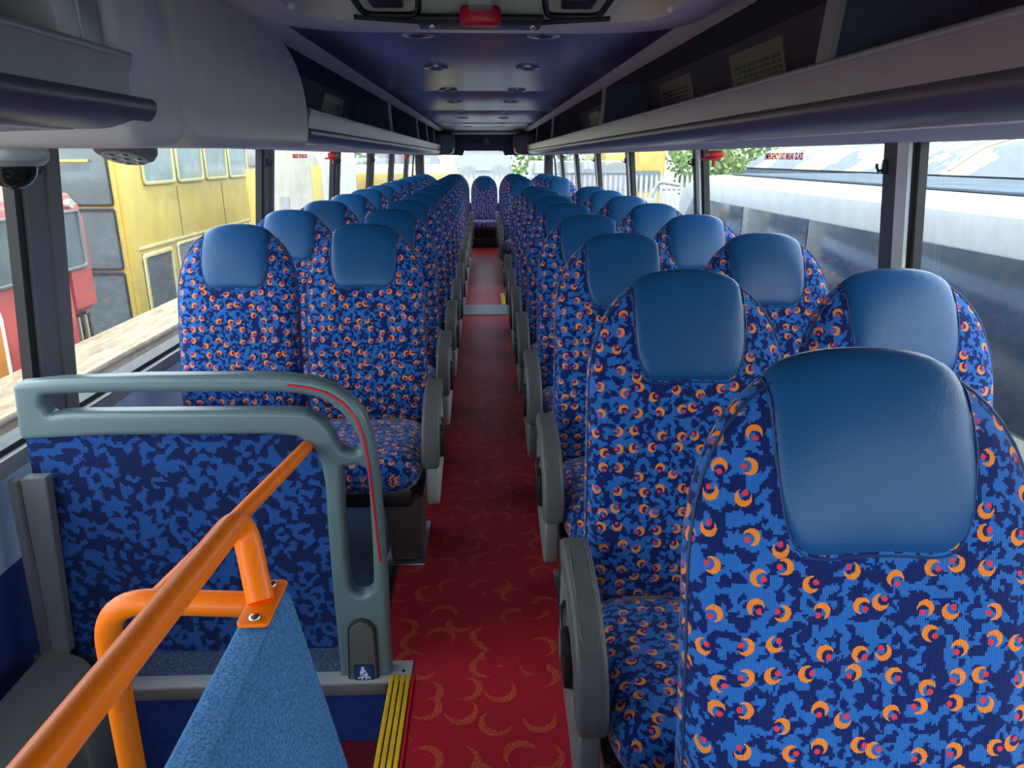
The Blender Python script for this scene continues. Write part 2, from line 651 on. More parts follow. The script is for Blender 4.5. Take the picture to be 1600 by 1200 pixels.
# floor: aisle, side floors, underfloor around the stairwell
f = struct(box('floor', -0.255, 0.34, YF, 6.50, -0.03, 0.0, M['aisle']))
f = struct(box('floor', -0.325, -0.255, 1.69, 6.50, -0.03, 0.0, M['aisle']))
f = struct(box('floor', -0.325, 0.34, 6.50, 11.75, -0.03, 0.0, M['aisle']))
f = struct(box('floor', 0.34, 1.2, YF, YR, -0.03, -0.002, M['side_floor']))
f = struct(box('floor', -1.2, -0.325, 1.69, YR, -0.03, -0.002, M['side_floor']))
f = struct(box('floor', -1.2, -0.255, YF, -1.2, -0.03, -0.002, M['side_floor']))
struct(box('floor', 0.245, 1.15, -0.2, 0.75, -0.002, 0.012, M['side_floor']))
struct(box('floor', -0.36, -0.255, -1.2, 0.92, -0.03, 0.0, M['aisle']))
struct(box('trim_1', -0.345, -0.325, 1.72, 11.7, -0.004, 0.006, M['rubber']))
struct(box('trim_2', 0.33, 0.35, YF, 11.7, -0.004, 0.006, M['rubber']))
# mid floor plate, cross strip and seam strips
tag(box('floor_strip', -0.30, 0.30, 6.50, 6.95, 0.0, 0.006, M['grey_strip']), 'worn grey strip laid across the red aisle', 'floor strip')
tag(box('seam_strip', -0.225, -0.205, 6.6, 8.0, 0.006, 0.014, M['rail_metal']), 'thin silver strip lying along left edge of aisle', 'floor strip')

# stairwell
struct(box('wall_stairwell', -1.19, -0.255, 1.685, 1.72, -1.4, -0.06, M['blue_wall']))
struct(box('wall_stairwell', -0.255, -0.235, -1.2, 1.68, -1.4, -0.04, M['blue_wall']))
struct(box('wall_stairwell', -1.22, -1.19, -1.2, 1.72, -1.4, 0.10, M['blue_wall']))
struct(box('wall_stairwell', -1.19, -0.255, -1.22, -1.2, -1.4, -0.03, M['blue_wall']))
stair = thing('staircase', 'red vinyl steps leading down in stairwell beside the aisle', 'stairs', (-0.7, 1.3, -1.4))
for i, (sx0, sx1, sz) in enumerate([(-0.55, -0.256, -0.23), (-0.80, -0.55, -0.46), (-1.18, -0.80, -0.69)]):
    o = box('step', sx0, sx1, 0.95, 1.68, -1.39, sz, M['tread_red'])
    o.parent = stair
    o.matrix_parent_inverse = Matrix.Translation((0.7, -1.3, 1.4))
o = box('step', -1.18, -0.72, 0.0, 0.95, -1.39, -0.92, M['tread_red'])
o.parent = stair
o.matrix_parent_inverse = Matrix.Translation((0.7, -1.3, 1.4))
# yellow nosing with grooves
nos = thing('stair_nosing', 'yellow ribbed edge strip at top of the stairs beside the aisle', 'stair nosing', (-0.25, 0.4, 0))
def local(o, parent):
    o.parent = parent
    o.matrix_parent_inverse = Matrix.Translation(-Vector(parent.location))
    return o
local(box('base_strip', -0.283, -0.222, 0.925, 1.672, -0.045, 0.004, M['groove']), nos)
for i in range(4):
    local(box('rib', -0.282 + i * 0.0155, -0.2705 + i * 0.0155, 0.925, 1.672, -0.03, 0.010, M['yellow_tread'], None, 0.002), nos)
local(box('red_edge', -0.2205, -0.214, 0.925, 1.672, -0.01, 0.006, M['red']), nos)

# side walls: lower panels, sills, glass, pillars
def side_x(s, z, off=0.0):
    return s * (WL(z) + off)

def wall_slab(name, s, y0, y1, z0, z1, mat, o0=0.0, o1=0.03, parent=None):
    c = [(side_x(s, z0, o0), y0, z0), (side_x(s, z0, o1), y0, z0), (side_x(s, z0, o1), y1, z0), (side_x(s, z0, o0), y1, z0),
         (side_x(s, z1, o0), y0, z1), (side_x(s, z1, o1), y0, z1), (side_x(s, z1, o1), y1, z1), (side_x(s, z1, o0), y1, z1)]
    return hexa(name, c, mat, parent)

PILL = {-1: [-1.85, 0.08, 1.93, 3.95, 5.80, 7.60, 9.30, 11.10, 12.4],
        1: [-1.85, 0.08, 2.00, 3.93, 5.86, 7.55, 9.30, 11.10, 12.4]}
for s, nm in ((-1, 'left'), (1, 'right')):
    struct(wall_slab('wall_' + nm, s, YF, YR, -1.4 if s < 0 else -0.05, 0.38, M['blue_wall'], 0.0, 0.06))
    struct(wall_slab('wall_' + nm, s, YF, YR, 0.38, 0.645, M['pale_blue'], -0.004, 0.06))
    struct(wall_slab('trim_3', s, YF, YR, 0.645, 0.69, M['fascia'], -0.035, 0.06))
    struct(wall_slab('trim_4', s, YF, YR, 0.69, 0.705, M['rubber'], -0.012, 0.05))
    struct(wall_slab('baseboard_' + nm, s, YF, YR, 0.0 if s > 0 else 0.0, 0.06, M['grey_plastic'], -0.02, 0.0) if s > 0 else
           wall_slab('baseboard_' + nm, s, 1.73, YR, 0.0, 0.06, M['grey_plastic'], -0.02, 0.0))
    struct(wall_slab('wall_' + nm, s, YF, YR, 1.45, 2.0, M['dark'], 0.0, 0.06))
    ps = PILL[s]
    for i in range(len(ps) - 1):
        y0, y1 = ps[i] + 0.03, ps[i + 1] - 0.03
        w = struct(wall_slab('window_%d' % (i + 1 + (10 if s > 0 else 0)), s, y0 - 0.02, y1 + 0.02, 0.70, 1.47, M['glass'], 0.020, 0.026))
        for ya, yb in ((y0, y0 + 0.035), (y1 - 0.035, y1)):
            wall_slab('window_frame', s, ya, yb, 0.70, 1.47, M['rubber'], 0.004, 0.03, w)
    for i, y in enumerate(ps[:-1]):
        hw = 0.068 if s < 0 else 0.062
        p = struct(wall_slab('trim_5', s, y - hw, y + hw, 0.66, 1.46, M['pillar'] if s < 0 else M['pillar_dark'], -0.022, 0.02))
        if s > 0:
            wall_slab('strip', s, y - hw - 0.01, y - hw + 0.045, 0.69, 1.455, M['strip'], -0.028, -0.018, p)
            wall_slab('rubber', s, y - hw - 0.028, y - hw - 0.01, 0.69, 1.455, M['rubber'], -0.008, 0.015, p)
        else:
            wall_slab('rubber', s, y - hw - 0.03, y - hw, 0.69, 1.455, M['rubber'], -0.012, 0.015, p)
            wall_slab('strip', s, y + hw - 0.05, y + hw + 0.01, 0.69, 1.455, M['grey_plastic'], -0.028, -0.018, p)
    # coat hooks
    for y in ps[2:6]:
        yy = y - 0.10 if s < 0 else y + 0.09
        z = 1.375
        h = thing('coat_hook', '', 'hook', (side_x(s, z, -0.024), y + (0.075 if s > 0 else -0.075) * 0.6, z), 'coat hooks on the window pillars')
        h['label'] = 'small black coat hook on the %s pillar %s' % ({0: 'first', 1: 'second', 2: 'third', 3: 'fourth'}[ps[2:6].index(y)], 'along the left windows' if s < 0 else 'along the right windows')
        box('base_plate', -0.008, 0.008, -0.009, 0.009, -0.02, 0.02, M['black'], h, 0.003)
        tube('hook', [(0, 0, -0.008), (-s * 0.020, 0, -0.012), (-s * 0.026, 0, 0.0), (-s * 0.026, 0, 0.008)], 0.004, M['black'], h, 8)

# rear wall
def quad_wall(name, pts, y0, y1, mat, parent=None):
    return plate(name, [pts], y1 - y0, 0.0, mat, parent, T(0, (y0 + y1) / 2, 0) @ XZ)
struct(quad_wall('wall_rear', [(-1.24, -0.1), (1.24, -0.1), (1.24, 0.66), (-1.24, 0.66)], 12.42, 12.5, M['rear_panel']))
rp = struct(plate('wall_rear', [[(-1.24, 2.0), (-1.24, 1.43), (-0.36, 1.43), (-0.33, 1.50), (0.31, 1.50), (0.34, 1.43), (1.24, 1.43), (1.24, 2.0)]], 0.10, 0.01, M['rear_panel'], None, T(0, 12.42, 0) @ XZ))
struct(box('trim_6', -1.14, -1.0, 12.30, 12.5, 0.6, 1.5, M['black']))
struct(box('trim_6', 1.0, 1.14, 12.30, 12.5, 0.6, 1.5, M['black']))
struct(box('window_30', -1.1, 1.1, 12.44, 12.446, 0.6, 1.55, M['rear_glass']))
# rear ceiling bulkhead
struct(box('trim_7', -0.64, 0.64, 11.95, 12.4, 1.755, 1.80, M['shell'], None, 0.01))
clk = thing('clock', 'small round dark clock on navy panel above rear window', 'clock', (0.045, 12.36, 1.645))
bm = bmesh.new(); tube_bm(bm, [(0, 0, 0), (0, -0.02, 0)], 0.042, 24); from_bm('rim', bm, M['fascia'], clk)
bm = bmesh.new(); tube_bm(bm, [(0, -0.018, 0), (0, -0.023, 0)], 0.033, 24); from_bm('face', bm, M['dark'], clk)
box('clock_hand', -0.002, 0.002, -0.026, -0.023, 0, 0.026, M['white'], clk)
box('clock_hand', 0, 0.018, -0.026, -0.023, -0.002, 0.002, M['white'], clk)
tag(box('display_panel', -0.19, -0.04, 12.352, 12.37, 1.62, 1.675, M['black'], None, 0.004), 'thin black display slot beside clock above rear window', 'display')

# front wall with windscreen (behind the camera)
struct(quad_wall('wall_front', [(-1.24, -1.4), (1.24, -1.4), (1.24, 0.50), (-1.24, 0.50)], -1.96, -1.9, M['dark']))
struct(quad_wall('wall_front', [(-1.24, 1.50), (1.24, 1.50), (1.24, 2.0), (-1.24, 2.0)], -1.96, -1.9, M['dark']))
struct(box('window_31', -1.2, 1.2, -1.935, -1.93, 0.48, 1.52, M['glass']))

# ceiling
ceil = struct(box('ceiling', -1.25, 1.25, YF, 12.5, 1.86, 1.92, M['dark']))
def ceiling_mat():
    m, nt, p = newmat('satin blue grey ceiling laminate')
    v = geo_pos(nt)
    mp = N(nt, 'ShaderNodeMapping')
    mp.inputs['Scale'].default_value = (3, 60, 1)
    nt.links.new(v, mp.inputs[0])
    f = noise(nt, mp.outputs[0], 3, 4)
    nt.links.new(mixc(nt, f, (0.17, 0.175, 0.25), (0.22, 0.225, 0.31)), p.inputs['Base Color'])
    p.inputs['Metallic'].default_value = 0.45
    p.inputs['Roughness'].default_value = 0.28
    p.inputs['Specular IOR Level'].default_value = 0.7
    bump(nt, p, f, 0.12, 0.004)
    return m
M['ceiling'] = ceiling_mat()
seams = [2.30, 4.87, 6.83, 9.19, 11.2, 12.4]
for i in range(5):
    local(box('ceiling_panel', -0.63, 0.63, seams[i] + 0.008, seams[i + 1] - 0.004, 1.80, 1.83, M['ceiling'], None, 0.004), ceil)
local(box('ceiling_panel', -0.63, 0.63, YF, 0.9, 1.80, 1.83, M['ceiling'], None, 0.004), ceil)
for s in (-1, 1):
    local(ext_y('edge_strip', [(0.618, 1.802), (0.618, 1.812), (0.668, 1.812), (0.690, 1.775), (0.668, 1.782)], YF, 12.4, M['beige'], None, s), ceil)
for s in (-1, 1):
    local(box('rack_roof', s * 0.66, s * 1.15, YF, 12.4, 1.806, 1.82, M['rackcloth']), ceil)

# ceiling downlights
LY = [2.68, 3.62, 4.79, 5.75, 6.93, 8.05, 9.2, 10.3]
words = ['first', 'second', 'third', 'fourth', 'fifth', 'sixth', 'seventh', 'eighth', 'ninth', 'tenth', 'eleventh', 'twelfth']
def make_light():
    t = thing('ceiling_light', 'x', 'ceiling light', (0, 0, 1.8), 'round downlights along the ceiling')
    bm = bmesh.new()
    n = 28
    prof = [(0.058, 0.0), (0.058, -0.004), (0.050, -0.009), (0.040, -0.008), (0.036, -0.003)]
    rings = [[bm.verts.new((r * math.cos(2 * PI * k / n), r * math.sin(2 * PI * k / n), z)) for k in range(n)] for r, z in prof]
    for a, b in zip(rings, rings[1:]):
        for k in range(n):
            bm.faces.new((a[k], a[(k + 1) % n], b[(k + 1) % n], b[k]))
    bm.faces.new(rings[0])
    from_bm('bezel', bm, M['steel'], t)
    bm = bmesh.new(); tube_bm(bm, [(0, 0, -0.002), (0, 0, -0.0045)], 0.037, 24); from_bm('lens', bm, M['dark'], t)
    return t
L0 = make_light()
first = True
for i, y in enumerate(LY):
    for s, sd in ((-1, 'left'), (1, 'right')):
        o = L0 if first else copy_tree(L0)
        first = False
        o.location = (s * 0.215 - 0.006, y, 1.8)
        o['label'] = 'round dark ceiling downlight, %s of the %s row' % (words[i], sd)

# luggage racks --------------------------------------------------------------
RAILPT = (0.668, 1.566)
def rack(name, label, s, y0, y1, dividers, vents, dx=0.0, ext=0.0):
    t = thing(name, label, 'luggage rack', (s * 0.9, y0, 1.5))
    P = lambda o: local(o, t)
    P(ext_y('fascia', [(0.662 + dx, 1.566), (0.672 + dx, 1.538), (0.676 + dx, 1.508), (0.70, 1.505), (0.70, 1.575), (0.68 + dx, 1.58)], y0, y1, M['fascia'], None, s))
    P(tube('rail', [(s * (0.667 + dx), y0, 1.572), (s * (0.667 + dx), y1, 1.572)], 0.0075, M['pillar_pale'], None, 10))
    roll = [(0.674 + dx, 1.507)]
    for k in range(9):
        a = PI * (0.50 - 0.0) * k / 8
        roll.append((0.668 + dx + 0.085 * (1 - math.cos(a)) * 1.0 - 0.006 * math.sin(2 * a), 1.500 - 0.050 * math.sin(a)))
    roll += [(0.80, 1.452), (0.80, 1.507)]
    P(ext_y('lower_roll', roll, y0, y1 + ext, M['roll'], None, s))
    P(ext_y('shelf', [(0.70, 1.506), (1.13, 1.506), (1.13, 1.520), (0.70, 1.520)], y0, y1, M['rackcloth'], None, s))
    P(ext_y('soffit', [(0.755, 1.4555), (0.755, 1.449), (1.15, 1.437), (1.155, 1.449)], y0, y1, M['lilac'], None, s))
    k = 0
    y = y0 + 0.1
    while y < y1 - 0.3:
        P(box('seam_trim', s * 0.756, s * 0.772, y, min(y + 1.25, y1 - 0.05), 1.447, 1.4515, M['white']))
        y += 1.35
    P(ext_y('back_panel', [(1.02, 1.52), (0.945, 1.806), (0.975, 1.806), (1.06, 1.52)], y0, y1, M['rackcloth'], None, s))
    for dy in dividers:
        d = P(ext_y('divider', [(0.688, 1.572), (1.005, 1.572), (0.943, 1.803), (0.702, 1.803), (0.698, 1.70)], dy, dy + 0.03, M['rackcloth'], None, s))
        e = ext_y('divider_edge', [(0.680, 1.572), (0.692, 1.572), (0.704, 1.70), (0.708, 1.803), (0.694, 1.803), (0.690, 1.70)], dy - 0.015, dy + 0.045, M['pillar_pale'], None, s)
        local(e, t)
    for (vy0, vy1) in vents:
        z0, z1 = 1.640, 1.768
        def bx(z):
            return 1.02 - 0.075 * (z - 1.52) / 0.286 
        g = bmesh.new()
        add_hexa(g, [(s * (bx(z0) - 0.012), vy0, z0), (s * (bx(z0) - 0.001), vy0, z0), (s * (bx(z0) - 0.001), vy1, z0), (s * (bx(z0) - 0.012), vy1, z0),
                     (s * (bx(z1) - 0.012), vy0, z1), (s * (bx(z1) - 0.001), vy0, z1), (s * (bx(z1) - 0.001), vy1, z1), (s * (bx(z1) - 0.012), vy1, z1)])
        v = P(from_bm('vent', g, M['vent']))
        g = bmesh.new()
        rows, cols = 4, 8
        L = vy1 - vy0
        for r in range(rows):
            za = z0 + 0.020 + r * 0.0170
            zb = za + 0.0115
            for c in range(cols):
                ya = vy0 + 0.06 * L + c * (0.88 * L / cols)
                yb = ya + 0.88 * L / cols - 0.006
                add_hexa(g, [(s * (bx(za) - 0.014), ya, za), (s * (bx(za) - 0.010), ya, za), (s * (bx(za) - 0.010), yb, za), (s * (bx(za) - 0.014), yb, za),
                             (s * (bx(zb) - 0.014), ya, zb), (s * (bx(zb) - 0.010), ya, zb), (s * (bx(zb) - 0.010), yb, zb), (s * (bx(zb) - 0.014), yb, zb)])
        sl = P(from_bm('vent_slots', g, M['black']))
    return t
rack('luggage_rack', 'long grey overhead luggage rack above the right hand windows', 1, YF + 0.02, 11.6,
     [-0.6, 1.52, 4.40, 7.60, 9.9], [(0.2, 0.75), (1.60, 2.06), (2.44, 2.95), (3.50, 4.10), (4.66, 5.2), (6.2, 6.8)])
rack('luggage_rack', 'long grey overhead luggage rack along the left windows behind the shell', -1, 2.94, 11.6,
     [5.65, 7.9, 9.2, 10.5], [(4.60, 5.20), (6.6, 7.1)])
rack('luggage_rack', 'short grey rack end with dark recess above the front left window', -1, YF + 0.02, 1.42,
     [-0.9], [(-0.4, 0.1)], -0.03, 0.09)
# rack end caps at the rear
for s, sd in ((-1, 'left'), (1, 'right')):
    o = plate('rack_end_cap', [smooth_loop([(0.47, 1.60), (0.48, 1.50), (0.53, 1.45), (0.7, 1.44), (0.9, 1.44), (1.10, 1.44), (1.08, 1.60), (1.0, 1.76), (0.75, 1.77), (0.52, 1.765), (0.48, 1.70)], 4)], 0.72, 0.03, M['roll'], None,
              T(0, 11.97, 0) @ Matrix.Diagonal((s, 1, 1, 1)) @ XZ)
    tag(o, 'dark rounded end cap of the %s luggage rack by rear window' % sd, 'end cap')

# front left overhead shells
shellA = thing('overhead_shell', 'rounded grey shell closing the front left rack, above dome camera', 'overhead panel', (-0.9, 1.5, 1.42))
def shell(name, t, xin, poly, bev, mat):
    o = plate(name, [poly], 1.105 - xin, bev, mat, None, T(-(1.105 + xin) / 2, 0, 0) @ YZ, 4)
    return local(o, t)
pa = fillet([(1.42, 1.798, 0), (1.57, 1.798, 0), (1.68, 1.65, 0), (1.705, 1.425, 0), (1.42, 1.413, 0)], 0.08, 8, True)
shell('shell_body', shellA, 0.655, [(p.x, p.y) for p in pa], 0.025, M['shell'])
# post, ledge, fascia and roll seen in front of the shell
local(box('post', -0.76, -0.672, 1.27, 1.34, 1.58, 1.80, M['shell'], None, 0.006), shellA)
local(box('post', -0.74, -0.668, 1.335, 1.40, 1.58, 1.80, M['pillar_pale'], None, 0.004), shellA)
shellB = thing('overhead_shell', 'wide smooth warm grey shell between near rack end and left rack', 'overhead panel', (-0.9, 2.4, 1.42))
pb = fillet([(1.68, 1.798, 0), (2.56, 1.798, 0), (2.78, 1.74, 0), (2.905, 1.62, 0), (2.895, 1.432, 0), (1.71, 1.420, 0)], 0.09, 8, True)
shell('shell_body', shellB, 0.662, [(p.x, p.y) for p in pb], 0.03, M['beige'])

# roof hatch -------------------------------------------------------------------
hatch = thing('roof_hatch', 'emergency roof hatch with warm grey surround above the aisle', 'roof hatch', (0, 1.8, 1.8))
outer = [(p.x, p.y) for p in fillet([(-0.61, 0.9, 0), (0.61, 0.9, 0), (0.61, 2.18, 0), (0.46, 2.335, 0), (-0.46, 2.335, 0), (-0.61, 2.18, 0)], 0.12, 6, True)]
inner = [(p.x, p.y) for p in fillet([(-0.46, 1.1, 0), (0.46, 1.1, 0), (0.46, 2.06, 0), (-0.46, 2.06, 0)], 0.14, 8, True)]
# slightly tapered surround: lower inner ring, higher outer ring
bm = bmesh.new()
def resample(lp, n):
    pts = [Vector((*p, 0)) for p in lp] + [Vector((*lp[0], 0))]
    L = [0]
    for a, b in zip(pts, pts[1:]):
        L.append(L[-1] + (b - a).length)
    out = []
    for k in range(n):
        d = L[-1] * k / n
        i = max(j for j in range(len(L)) if L[j] <= d)
        i = min(i, len(pts) - 2)
        tt = (d - L[i]) / max(1e-9, L[i + 1] - L[i])
        out.append(pts[i].lerp(pts[i + 1], tt))
    return out
def polar(lp, c, n=96):
    c = Vector((*c, 0))
    res = []
    m_ = len(lp)
    for k in range(n):
        a = 2 * PI * k / n
        d = Vector((math.cos(a), math.sin(a), 0))
        best = 0
        for i in range(m_):
            p, q = Vector((*lp[i], 0)) - c, Vector((*lp[(i + 1) % m_], 0)) - c
            e = q - p
            den = d.x * e.y - d.y * e.x
            if abs(den) < 1e-9:
                continue
            tt = (p.x * e.y - p.y * e.x) / den
            uu = (p.x * d.y - p.y * d.x) / den
            if tt > 0 and -1e-6 <= uu <= 1 + 1e-6:
                best = max(best, tt)
        res.append(c + d * best)
    return res
cen = (0, 1.7)
po, pi_ = polar(outer, cen), polar(inner, cen)
rings = []
for f_, z in ((0.0, 1.800), (0.0, 1.792), (0.10, 1.758), (0.25, 1.742), (0.8, 1.735), (0.95, 1.74), (1.0, 1.76), (1.0, 1.85)):
    rings.append([bm.verts.new((*(a.lerp(b, f_)).xy, z)) for a, b in zip(po, pi_)])
for a, b in zip(rings, rings[1:]):
    for k in range(96):
        bm.faces.new((a[k], a[(k + 1) % 96], b[(k + 1) % 96], b[k]))
local(from_bm('surround', bm, M['beige']), hatch)
local(box('hatch_panel', -0.47, 0.47, 1.08, 2.10, 1.835, 1.85, M['ceiling']), hatch)
for sx in (-1, 1):
    hd = local(tube('handle', fillet([(sx * 0.14 - 0.004, 1.84, 1.80), (sx * 0.165, 2.02, 1.745), (sx * 0.30, 2.02, 1.745), (sx * 0.335, 1.84, 1.80)], 0.03), 0.008, M['black'], None, 10), hatch)
    local(box('handle_bracket', sx * 0.15, sx * 0.32, 1.80, 1.86, 1.79, 1.82, M['black'], None, 0.004), hatch)
    local(box('latch_plate', sx * 0.20, sx * 0.28, 1.92, 2.02, 1.76, 1.80, M['black'], None, 0.006), hatch)
    local(tube('strut', [(sx * 0.13, 2.06, 1.735), (sx * 0.33, 2.03, 1.742)], 0.006, M['black'], None, 8), hatch)
    b = bmesh.new(); bmesh.ops.create_uvsphere(b, u_segments=12, v_segments=8, radius=0.010)
    bmesh.ops.translate(b, verts=b.verts[:], vec=(sx * 0.132, 2.06, 1.728)); local(from_bm('rivet', b, M['steel']), hatch)
    b = bmesh.new(); bmesh.ops.create_uvsphere(b, u_segments=12, v_segments=8, radius=0.009)
    bmesh.ops.translate(b, verts=b.verts[:], vec=(sx * 0.445, 1.86, 1.735)); local(from_bm('screw', b, M['white']), hatch)
local(box('lock_plate', -0.17, 0.155, 1.99, 2.13, 1.728, 1.745, M['black'], None, 0.006), hatch)
kb = plate('release_knob', [smooth_loop([(-0.048, -0.02), (-0.05, 0.012), (-0.03, 0.022), (0.03, 0.022), (0.05, 0.012), (0.048, -0.02), (0.02, -0.03), (-0.02, -0.03)], 4)], 0.045, 0.01, M['red'], None, T(-0.006, 1.97, 1.735))
local(kb, hatch)
local(box('knob_bracket', -0.035, 0.025, 1.86, 1.95, 1.74, 1.78, M['fascia'], None, 0.006), hatch)

# dome camera and lamp pod ------------------------------------------------------
def lathe(name, prof, mat, parent=None, n=32):
    bm = bmesh.new()
    rings = []
    for r, z in prof:
        rings.append([bm.verts.new((r * math.cos(2 * PI * k / n), r * math.sin(2 * PI * k / n), z)) for k in range(n)])
    for a, b in zip(rings, rings[1:]):
        for k in range(n):
            bm.faces.new((a[k], a[(k + 1) % n], b[(k + 1) % n], b[k]))
    bm.faces.new(rings[0]); bm.faces.new(rings[-1][::-1])
    return from_bm(name, bm, mat, parent)
cd = thing('dome_camera', 'white dome security camera under the front left shell', 'camera', (-0.955, 1.535, 1.42))
lathe('camera_base', [(0.01, 0.0), (0.070, 0.0), (0.072, -0.012), (0.069, -0.026), (0.058, -0.036), (0.045, -0.038), (0.01, -0.038)], M['pillar_pale'], cd)
def domeglass():
    m, nt, p = newmat('smoked dome glass')
    p.inputs['Base Color'].default_value = (0.02, 0.018, 0.02, 1)
    nt.links.new(mixc(nt, noise(nt, geo_pos(nt), 30, 2), (0.015, 0.013, 0.015), (0.05, 0.045, 0.04)), p.inputs['Base Color'])
    p.inputs['Roughness'].default_value = 0.05
    p.inputs['Metallic'].default_value = 0.6
    return m
M['dome'] = domeglass()
lathe('dome', [(0.046, -0.037)] + [(0.046 * math.cos(a), -0.037 - 0.046 * math.sin(a)) for a in [PI / 2 * k / 8 for k in range(1, 8)]] + [(0.002, -0.083)], M['dome'], cd)
lathe('lens', [(0.014, -0.03), (0.014, -0.07), (0.002, -0.072)], M['black'], cd, 16)
lp = thing('reading_lamp', 'grey oval lamp pod with seven small lenses above the stairs', 'lamp', (-0.955, 2.03, 1.432))
lp.rotation_euler = (math.radians(-14), 0, 0)
o = lathe('lamp_body', [(0.01, 0.0), (0.078, 0.0), (0.078, -0.014), (0.070, -0.028), (0.055, -0.034), (0.01, -0.034)], M['grey_plastic'], lp)
o.scale = (0.95, 1.25, 1)
o = lathe('lens_plate', [(0.01, -0.034), (0.056, -0.034), (0.054, -0.038), (0.01, -0.038)], M['fascia'], lp)
o.scale = (0.95, 1.25, 1)
for i in range(7):
    a = 2 * PI * i / 6
    rx, ry = (0, 0) if i == 6 else (0.034 * math.cos(a), 0.052 * math.sin(a))
    b = bmesh.new(); bmesh.ops.create_uvsphere(b, u_segments=10, v_segments=6, radius=0.011)
    for v in b.verts:
        v.co.z *= 0.4
    bmesh.ops.translate(b, verts=b.verts[:], vec=(rx, ry, -0.038)); from_bm('lamp_lens', b, M['steel'], lp)

# emergency hammers
for (hx, hy, s, lab) in ((1.128, 3.62, 1, 'red emergency hammer holder on a right window pillar'), (-1.128, 5.62, -1, 'red emergency hammer holder on a left window pillar'), (-1.125, 10.95, -1, 'red emergency hammer holder near the left rear corner')):
    h = thing('emergency_hammer', lab, 'hammer', (hx, hy, 1.415), 'red hammers on the pillars')
    box('hammer_head', -0.03, 0.03, -0.05, 0.05, -0.018, 0.016, M['red'], h, 0.006)
    box('hammer_bracket', -0.05, 0.012, -0.075, 0.075, -0.03, -0.017, M['red'], h, 0.004)
    tube('hammer_handle', [(0, 0.0, -0.02), (0, 0.0, -0.06)], 0.009, M['red'], h, 10)

# window lettering
def on_wall(s, y, z, size, txt, sx=1.0):
    # text readable from inside
    nx = Vector((-s, 0, 0))
    right_ = Vector((0, -s, 0)) if s > 0 else Vector((0, 1, 0))
    upv = Vector((0, 0, 1))
    mt = Matrix(((right_.x, upv.x, nx.x, s * (WL(z) - 0.012 + 0.025)), (right_.y, upv.y, nx.y, y), (right_.z, upv.z, nx.z, z), (0, 0, 0, 1)))
    return text('lettering', txt, size, M['letter'], mt, None, 0.0006, sx)
tag(on_wall(1, 2.86, 1.402, 0.034, 'EMERGENCY EXIT BREAK GLASS', 0.75), 'red EMERGENCY EXIT BREAK GLASS lettering on the right window', 'lettering')
tag(on_wall(-1, 4.75, 1.405, 0.034, 'EMERGENCY EXIT BREAK GLASS', 0.75), 'red emergency exit lettering on the left window', 'lettering')

# ================================================================= seats
ZB, ZT = 0.44, 1.160
def back_r(x, z):
    Wd = 0.222 - 0.010 * (z - ZB)
    a = 2.5
    tx = abs(x) / Wd
    z0 = ZT - 0.265
    tz = 0.0
    if z > z0:
        tz = (z - z0) / (ZT - z0)
    elif z < ZB + 0.05:
        tz = (ZB + 0.05 - z) / 0.05
    return (tx ** a + tz ** a) ** (1 / a)
BC = (0.0, 0.80)
def bdry(dx, dz):
    lo, hi = 0.0, 1.2
    for _ in range(22):
        m = (lo + hi) / 2
        if back_r(BC[0] + dx * m, BC[1] + dz * m) < 1:
            lo = m
        else:
            hi = m
    return lo
def back_outline(n=72):
    out = []
    for k in range(n):
        a = 2 * PI * k / n
        # redistribute towards the tall direction
        d = Vector((math.cos(a) * 0.6, math.sin(a))).normalized()
        t = bdry(d.x, d.y)
        out.append((BC[0] + d.x * t, BC[1] + d.y * t))
    return out
def lean(z):
    q = (z - 0.45) / 0.72
    return -0.005 + 0.150 * q + 0.018 * math.sin(max(0, q) * PI) * -1
def thick(x, z, side):
    if side > 0:   # front
        return 0.052 + 0.014 * (abs(x) / 0.22) ** 3 * (1 if z < 0.95 else max(0, (1.17 - z) / 0.22)) + 0.012 * math.exp(-((z - 0.62) / 0.10) ** 2)
    return 0.048
def back_def(x, z, h):
    return (x, lean(z) - h, z)
def s_of(x, z):
    dx, dz = x - BC[0], z - BC[1]
    L = math.hypot(dx, dz)
    if L < 1e-6:
        return 0
    return L / bdry(dx / L, dz / L)
def prof_h(x, z, side=1):
    s = min(1.0, s_of(x, z))
    return thick(x, z, side) * (max(0.0, 1 - s ** 6)) ** 0.5

